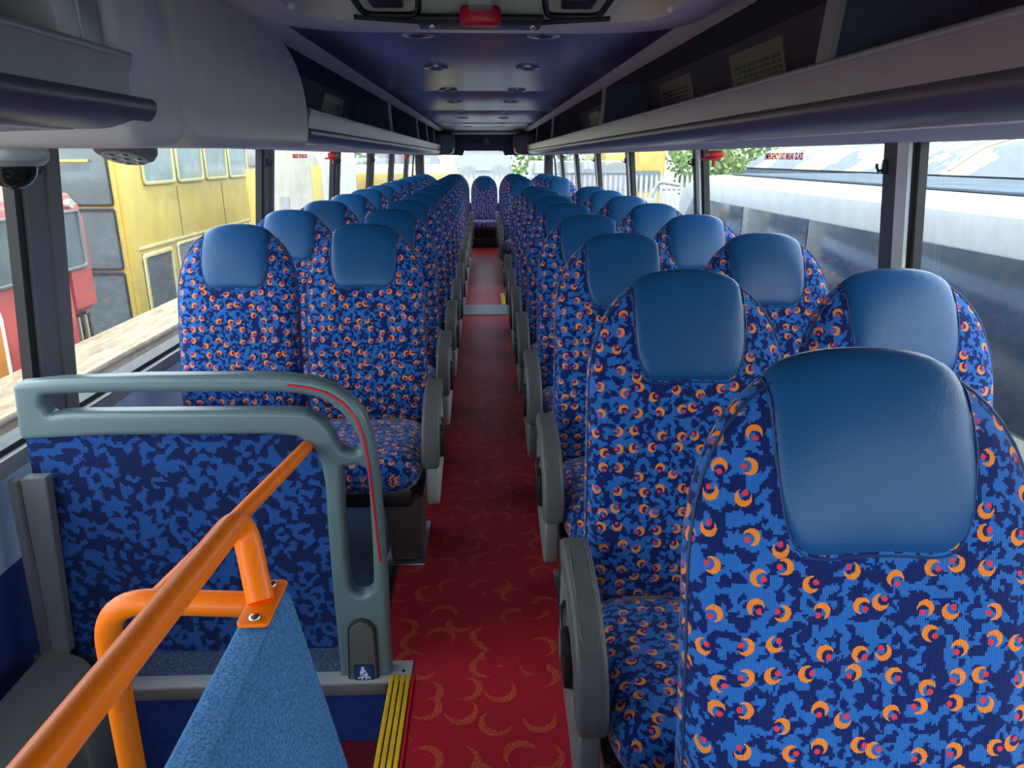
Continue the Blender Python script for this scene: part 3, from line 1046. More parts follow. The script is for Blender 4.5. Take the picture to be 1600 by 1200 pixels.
def make_headrest(parent):
    nx, ns = 26, 30
    HW = 0.118
    cols = []
    # vertical run for each x: front from low z to top, over to the back
    for i in range(nx + 1):
        x = HW * math.sin(PI / 2 * (2 * i / nx - 1))
        x0 = x
        lo, hi = BC[1], ZT + 0.01
        for _ in range(22):
            m = (lo + hi) / 2
            if back_r(x, m) < 1: lo = m
            else: hi = m
        zt = lo
        run = []
        K = 34
        for k in range(K):
            z = 0.86 + (zt - 0.86) * (1 - (1 - k / K) ** 2)
            run.append(Vector((x, lean(z) - prof_h(x, z, 1), z)))
        run.append(Vector((x, lean(zt), zt)))
        for k in range(12, 0, -1):
            z = zt - 0.09 * (1 - (k / 12)) ** 1.6 - 0.0005
            run.append(Vector((x, lean(z) + prof_h(x, z, -1), z)))
        acc = [0]
        for a, b in zip(run, run[1:]):
            acc.append(acc[-1] + (b - a).length)
        ktop = K
        cols.append((x, run, acc, acc[ktop]))
    def ev(col, s):
        x, run, acc, st = col
        s = max(0, min(acc[-1] - 1e-6, s + st))
        j = 0
        while acc[j + 1] < s:
            j += 1
        return run[j].lerp(run[j + 1], (s - acc[j]) / (acc[j + 1] - acc[j]))
    bm = bmesh.new()
    G = []
    for i, col in enumerate(cols):
        u = 2 * i / nx - 1
        xx = col[0] / HW
        # bottom edge of the patch rises towards the sides, top wraps over
        low = -0.228 * (max(0.0, 1 - abs(xx) ** 5.5)) ** 0.30 - 0.02
        low = max(low, -0.27)
        if abs(xx) > 0.999:
            low = -0.06
        low = min(low, -0.09)
        high = 0.06
        row = []
        for j in range(ns + 1):
            v = j / ns
            s = low + (high - low) * v
            row.append((ev(col, s), u, 2 * v - 1))
        G.append(row)
    P = [[None] * (ns + 1) for _ in range(nx + 1)]
    for i in range(nx + 1):
        for j in range(ns + 1):
            p = G[i][j][0]
            a = G[min(i + 1, nx)][j][0] - G[max(i - 1, 0)][j][0]
            b = G[i][min(j + 1, ns)][0] - G[i][max(j - 1, 0)][0]
            nrm = a.cross(b)
            nrm = nrm.normalized() if nrm.length > 1e-9 else Vector((0, -1, 0))
            u, v = math.sin(PI / 2 * G[i][j][1]), G[i][j][2]
            e = max(abs(u), abs(v) if v > 0 else abs(v))
            hgt = 0.013 * (max(0.0, 1 - abs(u) ** 7)) ** 0.5 * (max(0.0, 1 - abs(v) ** 9)) ** 0.5 - 0.004
            P[i][j] = bm.verts.new(p + nrm * hgt)
    for i in range(nx):
        for j in range(ns):
            bm.faces.new((P[i][j], P[i + 1][j], P[i + 1][j + 1], P[i][j + 1]))
    border = [P[i][0].co.copy() for i in range(nx + 1)] + [P[nx][j].co.copy() for j in range(1, ns + 1)] + [P[i][ns].co.copy() for i in range(nx - 1, -1, -1)] + [P[0][j].co.copy() for j in range(ns - 1, 0, -1)]
    o = from_bm('headrest', bm, M['leather'], parent, True, False, 60)
    b2 = []
    for p in border:
        if not b2 or (p - b2[-1]).length > 0.004:
            b2.append(p)
    bp = bmesh.new()
    tube_bm(bp, [p + Vector((0, -0.003 if p.z < 1.12 else 0, 0.003 if p.z > 1.1 else 0)) for p in b2], 0.0020, 6, True)
    q = from_bm('piping', bp, M['piping'], o)
    return o

def make_seat(kind):
    """kind: 'right_aisle', 'left_aisle', 'window', 'bench'"""
    t = thing('passenger_seat', 'x', 'seat', (0, 0, 0))
    ol = back_outline()
    bk = pillow('backrest', ol, BC, thick, M['fabric'], t, 10, 6.0, 0.5, back_def)
    # seam piping along the front edge
    pts = []
    for k in range(0, len(ol)):
        p = Vector(BC) + (Vector(ol[k]) - Vector(BC)) * 0.988
        if p.y > 0.46:
            pts.append((k, Vector(back_def(p.x, p.y, prof_h(p.x, p.y, 1) + 0.001))))
    ks = [k for k, _ in pts]
    # order from lower right over the top to lower left
    brk = next((i for i in range(len(ks) - 1) if ks[i + 1] - ks[i] > 1), None)
    if brk is not None:
        pts = pts[brk + 1:] + pts[:brk + 1]
    tube('seam', [p for _, p in pts], 0.0022, M['piping'], bk, 6)
    make_headrest(t)
    # cushion
    co = []
    for k in range(56):
        a = 2 * PI * k / 56
        ca, sa = math.cos(a), math.sin(a)
        e = 0.36
        co.append((0.222 * math.copysign(abs(ca) ** e, ca), -0.235 + 0.235 * math.copysign(abs(sa) ** e, sa)))
    def ct(x, y, side):
        return 0.075 if side > 0 else 0.065
    def cdf(x, y, h):
        z = 0.405 + h + 0.02 * (-(y + 0.2)) + 0.008 * (abs(x) / 0.22) ** 2 * (1 if h > 0 else 0)
        return (x, y + 0.01, z)
    pillow('cushion', co, (0.0, -0.235), ct, M['fabric'], t, 9, 7.0, 0.5, cdf)
    bm = bmesh.new(); add_box(bm, -0.19, 0.19, -0.40, 0.02, 0.29, 0.36, 0.01); from_bm('seat_base', bm, M['black'], t)
    # hinge clips between cushion and back
    g = bmesh.new()
    add_box(g, -0.14, -0.05, -0.052, -0.046, 0.468, 0.478); add_box(g, 0.05, 0.14, -0.052, -0.046, 0.468, 0.478)
    from_bm('hinge_clips', g, M['grey_plastic'], t)
    box('back_shell', -0.17, 0.17, 0.03, 0.075, 0.30, 0.52, M['black'], t, 0.01)
    if kind in ('right_aisle', 'left_aisle'):
        s = -1 if kind == 'right_aisle' else 1
        # s: aisle side of the seat in local x
        xc = s * 0.252
        # padded arm, side outline in (y, z)
        pad = smooth_loop([(-0.06, 0.635), (-0.14, 0.640), (-0.24, 0.620), (-0.33, 0.575), (-0.375, 0.515), (-0.392, 0.435), (-0.375, 0.425), (-0.335, 0.43), (-0.315, 0.485), (-0.28, 0.53), (-0.21, 0.565), (-0.12, 0.58), (-0.06, 0.585), (-0.045, 0.61)], 4)
        am = plate('armrest', [pad], 0.058, 0.012, M['arm_pad'], t, T(xc, 0, 0) @ YZ, 3)
        brk_o = smooth_loop([(-0.055, 0.57), (-0.20, 0.545), (-0.295, 0.50), (-0.35, 0.43), (-0.385, 0.42), (-0.385, 0.34), (-0.37, 0.29), (-0.32, 0.275), (-0.20, 0.30), (-0.04, 0.33), (-0.03, 0.45)], 3)
        hole = smooth_loop([(-0.085, 0.535), (-0.19, 0.515), (-0.27, 0.475), (-0.305, 0.42), (-0.25, 0.40), (-0.12, 0.42), (-0.085, 0.46)], 3)
        ab = plate('arm_bracket', [brk_o, hole], 0.040, 0.008, M['pale_plastic'] if s > 0 else M['grey_plastic'], t, T(xc + s * 0.004, 0, 0) @ YZ, 2)
        tube('pad_stitching', [(xc - 0.018, -0.10, 0.6405), (xc - 0.018, -0.16, 0.640), (xc - 0.018, -0.24, 0.621), (xc - 0.018, -0.318, 0.584), (xc - 0.01, -0.338, 0.568), (xc + 0.01, -0.338, 0.568), (xc + 0.018, -0.318, 0.584), (xc + 0.018, -0.24, 0.621), (xc + 0.018, -0.16, 0.640), (xc + 0.018, -0.10, 0.6405)], 0.0009, M['grey_plastic'], am, 5)
        # recliner lever / buckle
        box('belt_buckle', xc + s * 0.018, xc + s * 0.036, -0.24, -0.17, 0.40, 0.50, M['black'], t, 0.006)
        tube('seat_belt', fillet([(xc + s * 0.025, -0.20, 0.42), (xc + s * 0.03, -0.10, 0.50), (xc - s * 0.02, -0.02, 0.46)], 0.04), 0.007, M['black'], t, 8)
        hexa('pedestal', [(s * 0.09, -0.26, 0), (s * 0.19, -0.26, 0), (s * 0.19, 0.0, 0), (s * 0.09, 0.0, 0),
                          (s * 0.08, -0.33, 0.30), (s * 0.215, -0.33, 0.30), (s * 0.215, 0.02, 0.30), (s * 0.08, 0.02, 0.30)], M['pedestal'], t, 0.012)
        box('foot_plate', s * 0.07, s * 0.21, -0.29, 0.03, 0, 0.008, M['steel'], t, 0.002)
    else:
        box('wall_bracket' if kind == 'window' else 'support', -0.16, 0.16, -0.30, 0.0, 0.24 if kind == 'window' else 0.20, 0.295, M['pedestal'], t, 0.008)
        if kind == 'window':
            hexa('pedestal', [(-0.04, -0.26, 0), (0.04, -0.26, 0), (0.04, -0.05, 0), (-0.04, -0.05, 0), (-0.04, -0.28, 0.245), (0.04, -0.28, 0.245), (0.04, -0.02, 0.245), (-0.04, -0.02, 0.245)], M['pedestal'], t, 0.008)
    return t

protos = {k: make_seat(k) for k in ('right_aisle', 'left_aisle', 'window', 'bench')}
used = set()
def place(kind, x, y, label, group, z=0.0, rz=0.0):
    if kind in used:
        o = copy_tree(protos[kind])
    else:
        o = protos[kind]
        used.add(kind)
    o.location = (x, y, z)
    o.rotation_euler = (0, 0, rz)
    o['label'] = label
    o['group'] = group
    return o
RR = [0.80, 1.51, 2.28, 3.05, 3.82, 4.58, 5.34, 6.10]
RR2 = [8.75, 9.50, 10.25, 11.0]
LR = [2.66 + 0.745 * k for k in range(12)]
OFF = 0.125
for i, y in enumerate(RR):
    place('right_aisle', 0.452 if i == 0 else (0.432 if i == 1 else 0.435), y - OFF, 'blue crescent patterned aisle seat, %s from the front right of the aisle' % words[i], 'seats right of the aisle', 0.012 if i == 0 else 0.0)
    place('window', 0.93 if i == 0 else 0.895, y - OFF, 'blue crescent patterned window seat, %s from the front along right windows' % words[i], 'seats along the right windows', 0.012 if i == 0 else 0.0)
for i, y in enumerate(RR2):
    place('right_aisle', 0.435, y - OFF, 'blue patterned aisle seat right of aisle behind rear stairs, %s of four' % words[i], 'seats right of the aisle')
    place('window', 0.895, y - OFF, 'blue patterned seat by right windows behind rear stairs, %s of four' % words[i], 'seats along the right windows')
for i, y in enumerate(LR):
    place('left_aisle', -0.440, y - OFF, 'blue crescent patterned aisle seat, %s from the stair guard left of aisle' % words[i], 'seats left of the aisle')
    place('window', -0.900, y - OFF, 'blue crescent patterned window seat, %s from the stair guard along left windows' % words[i], 'seats along the left windows')
for i, x in enumerate([-0.93, -0.47, 0.0, 0.46, 0.93]):
    place('bench', x - 0.006, 12.12 - OFF, 'dark blue rear row seat, %s' % ['at the left wall', 'left of the middle one', 'in the middle facing the aisle', 'right of the middle one', 'at the right wall'][i], 'rear row of seats', -0.055)
pl = thing('seat_plinth', 'black boxed plinth under the rear row seats at aisle end', 'plinth', (0, 11.8, 0))
local(box('lower_panel', -1.15, 1.15, 11.69, 12.30, 0.0, 0.135, M['plinth'], None, 0.004), pl)
local(box('upper_panel', -0.24, 0.24, 11.690, 11.705, 0.145, 0.33, M['plinth'], None, 0.004), pl)
local(box('panel_strip', -0.24, 0.24, 11.685, 11.715, 0.136, 0.146, M['grey_plastic'], None, 0.002), pl)

# rear stair opening on the right, beside the aisle
tag(box('stair_edge', 0.155, 0.20, 6.95, 7.55, 0.0, 0.012, M['yellow_tread'], None, 0.002), 'yellow edge strip at the rear stairs beside the aisle', 'stair edge')
tag(box('stair_opening_panel', 0.20, 0.33, 6.95, 7.55, 0.0, 0.01, M['blue_wall'], None, 0.002), 'dark blue panel beside yellow rear stair edge', 'panel')
tag(box('partition_panel', 0.34, 1.14, 7.98, 8.03, 0.0, 0.78, M['fabric_plain'], None, 0.012), 'low blue partition behind the rear stairs on the right', 'partition')

# ================================================================= stair guard (front left)
guard = thing('stair_guard', 'grey green moulded guard with blue panel behind the stairwell', 'guard', (-0.7, 1.7, 0))
OUTER = [(-1.146, 0.871), (-1.135, 0.88), (-1.035, 0.889), (-0.828, 0.895), (-0.556, 0.894), (-0.493, 0.891), (-0.429, 0.882), (-0.376, 0.862), (-0.332, 0.826), (-0.307, 0.784), (-0.291, 0.733), (-0.283, 0.65), (-0.279, 0.565), (-0.276, 0.294), (-0.279, 0.004), (-0.422, 0.004), (-0.422, 0.178), (-0.423, 0.298), (-0.422, 0.458), (-0.419, 0.6), (-0.424, 0.653), (-0.435, 0.689), (-0.453, 0.714), (-0.48, 0.731), (-0.535, 0.738), (-0.943, 0.741), (-1.150, 0.733), (-1.157, 0.75)]
S1 = [(-1.082, 0.839), (-1.051, 0.85), (-0.834, 0.852), (-0.561, 0.850), (-0.488, 0.847), (-0.433, 0.838), (-0.393, 0.82), (-0.358, 0.785), (-0.333, 0.744), (-0.321, 0.708), (-0.327, 0.69), (-0.351, 0.687), (-0.374, 0.699), (-0.39, 0.735), (-0.411, 0.77), (-0.442, 0.791), (-0.483, 0.8), (-0.75, 0.803), (-1.024, 0.803), (-1.07, 0.797), (-1.084, 0.812)]
S2 = [(-0.373, 0.631), (-0.360, 0.647), (-0.336, 0.651), (-0.318, 0.642), (-0.309, 0.619), (-0.308, 0.456), (-0.312, 0.307), (-0.322, 0.278), (-0.344, 0.267), (-0.367, 0.275), (-0.377, 0.309), (-0.378, 0.457)]
RED = [(-0.486, 0.870), (-0.44, 0.863), (-0.395, 0.85), (-0.356, 0.822), (-0.328, 0.784), (-0.312, 0.734), (-0.302, 0.661), (-0.297, 0.544), (-0.293, 0.444), (-0.289, 0.374)]
local(plate('guard_frame', [OUTER, smooth_loop(S1, 3), smooth_loop(S2, 4)], 0.056, 0.015, M['guard'], None, T(0, 1.70, 0) @ XZ, 4), guard)
local(tube('red_trim', [(x, 1.6705, z) for x, z in RED], 0.0032, M['red'], None, 8), guard)
# fabric covered panel
def panel_uv(name, pts, y0, y1, mat):
    bm = bmesh.new()
    uvl = bm.loops.layers.uv.new('UVMap')
    a = [bm.verts.new((p[0], y0, p[1])) for p in pts]
    b = [bm.verts.new((p[0], y1, p[1])) for p in pts]
    n = len(pts)
    bm.faces.new(a)
    bm.faces.new(b[::-1])
    for i in range(n):
        bm.faces.new((a[i], b[i], b[(i + 1) % n], a[(i + 1) % n]))
    for f in bm.faces:
        for l in f.loops:
            l[uvl].uv = (l.vert.co.x + l.vert.co.y, l.vert.co.z)
    return from_bm(name, bm, mat, None, False)
local(panel_uv('fabric_panel', [(-1.165, 0.09), (-0.40, 0.09), (-0.40, 0.75), (-1.150, 0.75)], 1.690, 1.715, M['fabric_plain']), guard)
CAP = [(-0.398, 0.002)] + [(-0.3515 - 0.0385 * math.cos(PI * k / 12), 0.160 + 0.0385 * math.sin(PI * k / 12)) for k in range(13)] + [(-0.311, 0.002)]
local(plate('base_cap', [CAP], 0.012, 0.003, M['dark'], None, T(0, 1.669, 0) @ XZ, 2), guard)
CAP2 = [(x * 1.0 + (0.006 if x < -0.35 else -0.006 if x > -0.35 else 0), z - (0.006 if z > 0.1 else -0.002)) for x, z in CAP]
cp = local(plate('cap_face', [CAP2], 0.012, 0.003, M['arm_pad'], None, T(0, 1.666, 0) @ XZ, 2), guard)
sg = thing('belt_sign', 'small blue sign with white seated belted figure at guard foot', 'sign', (-0.351, 1.658, 0.03))
o = plate('sign_plate', [[(p.x, p.y) for p in fillet([(-0.027, -0.027, 0), (0.027, -0.027, 0), (0.027, 0.027, 0), (-0.027, 0.027, 0)], 0.004, 3, True)]], 0.002, 0.0005, M['dark'], sg, XZ)
disc = [(0.0245 * math.cos(2 * PI * k / 24), 0.0245 * math.sin(2 * PI * k / 24)) for k in range(24)]
plate('sign_disc', [disc], 0.001, 0.0, M['sign_blue'], sg, T(0, -0.0018, 0) @ XZ)
head = [(-0.003 + 0.0048 * math.cos(2 * PI * k / 16), 0.0165 + 0.0048 * math.sin(2 * PI * k / 16)) for k in range(16)]
plate('figure', [head], 0.0008, 0.0, M['white'], sg, T(0, -0.0026, 0) @ XZ)
plate('figure', [[(-0.008, 0.011), (0.003, 0.011), (0.008, 0.004), (0.011, -0.009), (-0.010, -0.009), (-0.011, 0.003)]], 0.0008, 0.0, M['white'], sg, T(0, -0.0026, 0) @ XZ)
plate('figure', [[(-0.011, -0.011), (0.011, -0.011), (0.019, -0.016), (0.017, -0.019), (0.009, -0.015), (0.007, -0.021), (0.004, -0.021), (0.003, -0.014), (-0.003, -0.014), (-0.004, -0.021), (-0.007, -0.021), (-0.009, -0.015), (-0.017, -0.019), (-0.019, -0.016)]], 0.0008, 0.0, M['white'], sg, T(0, -0.0026, 0) @ XZ)
plate('belt_line', [[(-0.011, -0.008), (0.010, 0.010), (0.012, 0.008), (-0.009, -0.010)]], 0.0008, 0.0, M['sign_blue'], sg, T(0, -0.0034, 0) @ XZ)
# step threshold rail
th = thing('threshold_rail', 'aluminium edging rail under the blue guard panel', 'edging', (-0.7, 1.68, 0))
local(box('top_plate', -1.175, -0.222, 1.650, 1.735, -0.004, 0.0055, M['rail_metal'], None, 0.001), th)
local(box('front_lip', -1.175, -0.290, 1.650, 1.660, -0.040, -0.004, M['lip'], None, 0.002), th)
bm = bmesh.new(); tube_bm(bm, [(-0.246, 1.69, 0.0055), (-0.246, 1.69, 0.007)], 0.005, 12); local(from_bm('screw', bm, M['dark']), th)
struct(box('trim_8', -1.17, -0.42, 1.695, 1.74, 0.0, 0.10, M['side_floor']))

# grey corner post and ledge at left
post = thing('corner_post', 'tall dark grey folded corner post beside the blue panel', 'post', (-1.15, 1.66, 0.4))
local(hexa('post_face', [(-1.176, 1.645, 0.12), (-1.138, 1.655, 0.12), (-1.138, 1.685, 0.12), (-1.176, 1.685, 0.12), (-1.158, 1.645, 0.64), (-1.100, 1.655, 0.64), (-1.100, 1.685, 0.64), (-1.158, 1.685, 0.64)], M['pillar'], None, 0.002), post)
local(hexa('post_side', [(-1.205, 1.64, 0.12), (-1.176, 1.632, 0.12), (-1.176, 1.66, 0.12), (-1.205, 1.66, 0.12), (-1.185, 1.64, 0.64), (-1.159, 1.632, 0.64), (-1.159, 1.66, 0.64), (-1.185, 1.66, 0.64)], M['grey_plastic'], None, 0.002), post)
ledge = thing('side_ledge', 'grey sloping ledge along the left wall above the stairs', 'ledge', (-1.1, 0.6, 0))
local(ext_y('ledge_top', [(-1.188, 0.15), (-1.10, 0.10), (-1.04, -0.02), (-1.04, -0.30), (-1.188, -0.30)], -1.15, 1.66, M['grey_plastic'], None, 1, 0.006), ledge)
local(box('end_block', -1.13, -1.02, 1.48, 1.655, -0.16, 0.075, M['grey_plastic'], None, 0.02), ledge)

# carpeted barrier wall beside the stairs
bar = thing('stair_barrier', 'blue carpeted barrier wall beside the top of the stairs', 'barrier', (-0.3, 0.2, 0))
prof = [(-0.352, 0.0), (-0.205, 0.0), (-0.190, 0.30), (-0.286, 0.800), (-0.292, 0.808), (-0.330, 0.806), (-0.340, 0.795), (-0.352, 0.40)]
bm = bmesh.new()
def bary(y):
    return [bm.verts.new((p[0], y, p[1])) for p in prof]
ys = [-1.1, -0.5, 0.0, 0.3, 0.6, 0.80, 0.905]
rr = [bary(y) for y in ys]
for a, b in zip(rr, rr[1:]):
    for k in range(len(prof)):
        bm.faces.new((a[k], a[(k + 1) % len(prof)], b[(k + 1) % len(prof)], b[k]))
bm.faces.new(rr[0]); bm.faces.new(rr[-1][::-1])
be = [e for e in bm.edges if all(v.co.y > 0.9 for v in e.verts)]
bmesh.ops.bevel(bm, geom=be, offset=0.012, segments=3, affect='EDGES')
local(from_bm('barrier_body', bm, M['flock'], None, True, True, 50), bar)

# orange rails
rail1 = thing('handrail', 'long orange handrail rising from bottom left, bolted to the carpeted barrier', 'handrail', (-0.33, 0.85, 0.81))
pts = fillet([(-0.318, 0.862, 0.812), (-0.352, 0.925, 0.915), (-0.362, 0.20, 0.955), (-0.372, -0.6, 0.975)], 0.055, 8)
local(tube('rail_tube', pts, 0.0185, M['orange'], None, 20), rail1)
fl = plate('flange', [[(p.x, p.y) for p in fillet([(-0.021, -0.052, 0), (0.021, -0.052, 0), (0.021, 0.052, 0), (-0.021, 0.052, 0)], 0.008, 4, True)]], 0.006, 0.001, M['orange'], None, T(-0.313, 0.858, 0.812))
local(fl, rail1)
for dy in (-0.038, 0.038):
    b = bmesh.new(); bmesh.ops.create_uvsphere(b, u_segments=14, v_segments=8, radius=0.008)
    for v in b.verts:
        v.co.z *= 0.5
    bmesh.ops.translate(b, verts=b.verts[:], vec=(-0.313, 0.858 + dy, 0.816)); local(from_bm('bolt', b, M['steel']), rail1)
rail2 = thing('handrail', 'orange hoop handrail behind the long rail, dropping into the stairwell', 'handrail', (-0.5, 0.9, 0.79))
local(tube('rail_tube', fillet([(-0.335, 0.90, 0.780), (-0.560, 0.905, 0.790), (-0.568, 0.905, 0.30), (-0.568, 0.905, -0.2)], 0.075, 10), 0.0185, M['orange'], None, 20), rail2)
rail3 = thing('handrail', 'orange handrail sloping from the blue panel behind the long rail', 'handrail', (-0.46, 1.6, 0.7))
local(tube('rail_tube', fillet([(-0.456, 1.676, 0.705), (-0.458, 1.60, 0.712), (-0.500, 0.925, 0.768)], 0.03, 5), 0.0165, M['orange'], None, 18), rail3)
hd = thing('grab_handle', 'short orange grab handle on the left wall above the ledge', 'handle', (-1.19, 1.30, 0.26))
local(tube('handle_tube', fillet([(-1.215, 1.30, 0.27), (-1.165, 1.34, 0.27), (-1.165, 1.22, 0.16), (-1.165, 1.0, 0.05), (-1.215, 1.0, 0.05)], 0.03, 6), 0.013, M['orange'], None, 14), hd)

# ================================================================= outside
OUTZ = -2.3
M['asphalt'] = plain('yard ground', (0.22, 0.21, 0.19), 0.9, var=0.2, vscale=0.6)
struct(box('floor', -60, 60, -40, 80, OUTZ - 0.1, OUTZ, M['asphalt']))
M['o_yellow'] = plain('faded yellow bus paint', (0.50, 0.37, 0.085), 0.45, var=0.08, vscale=2)
M['o_yellow_pale'] = plain('pale yellow window trim', (0.54, 0.49, 0.24), 0.5)
M['o_red'] = plain('faded red bus paint', (0.45, 0.07, 0.055), 0.45, var=0.08, vscale=2)
M['o_orange'] = plain('orange livery swoosh', (0.62, 0.25, 0.03), 0.45)
M['o_cream'] = plain('weathered cream panel', (0.44, 0.44, 0.36), 0.6, var=0.12, vscale=3)
M['o_white'] = plain('white coach paint', (0.38, 0.39, 0.39), 0.3, var=0.03)
M['o_white2'] = plain('white van paint', (0.22, 0.23, 0.24), 0.4, var=0.03)
M['o_grey'] = plain('grey roof', (0.28, 0.29, 0.29), 0.6, var=0.15, vscale=2)
M['o_glass'] = solid_glass('vehicle glass', (0.10, 0.125, 0.125), 0.15)
M['o_glass_blue'] = solid_glass('coach side glass', (0.03, 0.045, 0.065), 0.12)
M['o_glass_pale'] = solid_glass('pale bus glass', (0.22, 0.28, 0.28), 0.15)
M['o_dark'] = plain('dark engine bay', (0.07, 0.055, 0.045), 0.8, var=0.5, vscale=20)

M['o_slate'] = plain('matt slate blue panel', (0.085, 0.11, 0.135), 0.9, var=0.2, vscale=2, spec=0.05)
def sandy():
    m, nt, p = newmat('weathered sandy board')
    v = geo_pos(nt)
    mp = N(nt, 'ShaderNodeMapping')
    mp.inputs['Scale'].default_value = (3.0, 0.5, 1)
    nt.links.new(v, mp.inputs[0])
    f = noise(nt, mp.outputs[0], 3, 8, 0.75)
    r = N(nt, 'ShaderNodeValToRGB')
    r.color_ramp.elements[0].position = 0.35
    r.color_ramp.elements[0].color = (0.17, 0.125, 0.08, 1)
    r.color_ramp.elements[1].position = 0.6
    r.color_ramp.elements[1].color = (0.38, 0.31, 0.215, 1)
    nt.links.new(f, r.inputs[0])
    nt.links.new(r.outputs[0], p.inputs['Base Color'])
    p.inputs['Roughness'].default_value = 0.9
    bump(nt, p, f, 0.4, 0.02)
    return m
M['sandy'] = sandy()
wall = thing('flatbed_load', 'long weathered sandy timber deck beside the left windows', 'timber deck', (-4.2, 6, OUTZ))
local(box('deck_top', -4.62, -3.90, -1.0, 12.5, -0.66, -0.60, M['sandy'], None, 0.01), wall)
local(box('deck_side', -4.55, -3.93, -1.0, 12.4, -1.35, -0.66, M['sandy']), wall)
local(box('deck_base', -4.5, -3.98, -0.9, 12.3, OUTZ, -1.35, M['o_dark']), wall)
for k in range(5):
    local(box('side_bracket', -3.93, -3.90, 3.0 + k * 1.9, 3.28 + k * 1.9, -1.0, -0.86, M['o_yellow_pale'], None, 0.004), wall)

def framed_windows(t, axis, const, spans, z0, z1, face, mat_g, mat_f, fw=0.05, name='window', r=0.08):
    """windows with rounded frames on a plane; axis 'x': plane x=const spanning y; axis 'y': plane y=const spanning x. face = outward sign"""
    for a, b in spans:
        lo = [(p.x, p.y) for p in fillet([(a, z0, 0), (b, z0, 0), (b, z1, 0), (a, z1, 0)], r, 4, True)]
        li = [(p.x, p.y) for p in fillet([(a + fw, z0 + fw, 0), (b - fw, z0 + fw, 0), (b - fw, z1 - fw, 0), (a + fw, z1 - fw, 0)], r * 0.7, 4, True)]
        MX = (T(const + face * 0.02, 0, 0) @ YZ) if axis == 'x' else (T(0, const + face * 0.02, 0) @ XZ)
        MG = (T(const + face * 0.005, 0, 0) @ YZ) if axis == 'x' else (T(0, const + face * 0.005, 0) @ XZ)
        fr = local(plate(name, [lo, li], 0.04, 0.005, mat_f, None, MX, 1), t)
        pn = plate('pane', [lo], 0.02, 0.0, mat_g, None, MG)
        pn.parent = fr

# yellow double decker
yb = thing('double_decker_bus', 'old yellow double decker bus parked beyond the timber deck', 'bus', (-6.8, 16, OUTZ))
YX = -5.35
local(ext_y('bus_body', [(-5.35, -1.95), (-5.35, 1.55), (-5.42, 1.8), (-5.62, 1.95), (-7.6, 1.95), (-7.8, 1.8), (-7.86, 1.55), (-7.86, -1.95)], 11.0, 18.2, M['o_yellow'], None, 1, 0.05), yb)
framed_windows(yb, 'x', YX, [(11.75 + k * 1.32, 12.95 + k * 1.32) for k in range(4)], 0.98, 1.66, 1, M['o_glass_pale'], M['o_yellow_pale'])
framed_windows(yb, 'x', YX, [(12.65 + k * 1.32, 13.85 + k * 1.32) for k in range(4)], -0.85, 0.0, 1, M['o_glass_pale'], M['o_yellow_pale'])
framed_windows(yb, 'x', YX, [(11.35, 12.45)], -1.85, -0.04, 1, M['o_glass'], M['o_yellow_pale'], 0.07, 'door')
local(box('bus_band', YX, YX + 0.02, 11.3, 18.0, 0.02, 0.07, M['o_yellow_pale'], None, 0.004), yb)
for k in range(3):
    local(box('panel_joint', YX + 0.001, YX + 0.006, 13.0 + k * 2.2, 13.015 + k * 2.2, 0.07, 0.92, M['o_dark']), yb)
for zz0, zz1 in ((0.72, 1.78), (-0.22, 0.68), (-1.55, -0.26)):
    framed_windows(yb, 'y', 11.0, [(-7.78, -5.46)], zz0, zz1, -1, M['o_glass'], M['dark'], 0.025, 'windscreen', 0.05)
local(box('grab_bar', -7.6, -5.7, 10.92, 10.95, 1.33, 1.37, M['o_yellow'], None, 0.008), yb)
local(box('body_pillar', -6.75, -6.70, 10.92, 10.95, 0.85, 1.7, M['o_yellow'], None, 0.008), yb)
for k in range(2):
    bm = bmesh.new(); tube_bm(bm, [(-7.2, 12.6 + k * 4, -1.85), (-5.4, 12.6 + k * 4, -1.85)], 0.48, 20); local(from_bm('wheel', bm, M['rubber']), yb)
# red single decker
rb = thing('single_decker_bus', 'faded red single deck bus with broken corner left of yellow bus', 'bus', (-7, 8.5, OUTZ))
local(ext_y('bus_body', [(-5.0, -1.9), (-5.0, 0.75), (-5.06, 0.92), (-5.2, 1.02), (-6.25, 1.10), (-7.3, 1.02), (-7.5, 0.75), (-7.5, -1.9)], -3.0, 8.75, M['o_red'], None, 1, 0.05), rb)
local(ext_y('bus_corner', [(-5.0, -0.45), (-5.0, 0.75), (-5.06, 0.92), (-5.2, 1.02), (-6.25, 1.10), (-7.3, 1.02), (-7.5, 0.75), (-7.5, -0.45)], 8.70, 9.30, M['o_red'], None, 1, 0.07), rb)
local(box('engine_bay', -7.4, -5.12, 8.6, 9.15, -1.7, -0.4, M['o_dark']), rb)
for k in range(5):
    local(box('engine_rib', -5.12 + 0.03, -5.12 + 0.06, 8.78 + k * 0.08, 8.81 + k * 0.08, -1.5, -0.5, M['o_yellow_pale'] if k % 2 else M['o_dark'], None, 0.004), rb)
framed_windows(rb, 'x', -5.0, [(7.05, 9.12), (4.9, 6.9), (2.75, 4.75), (0.6, 2.6)], 0.10, 0.80, 1, M['o_glass'], M['grey_plastic'], 0.03, 'window', 0.06)
sw = plate('orange_swoosh', [[(3.0, -1.2), (7.15, -1.2), (7.30, -0.8), (7.33, -0.2), (7.28, 0.04), (3.0, 0.04)]], 0.01, 0.0, M['o_orange'], None, T(-4.992, 0, 0) @ YZ)
local(sw, rb)
sw = plate('white_line', [[(7.15, -1.2), (7.20, -1.2), (7.35, -0.8), (7.38, -0.2), (7.33, 0.04), (7.28, 0.04), (7.33, -0.2), (7.30, -0.8)]], 0.012, 0.0, M['white'], None, T(-4.990, 0, 0) @ YZ)
local(sw, rb)
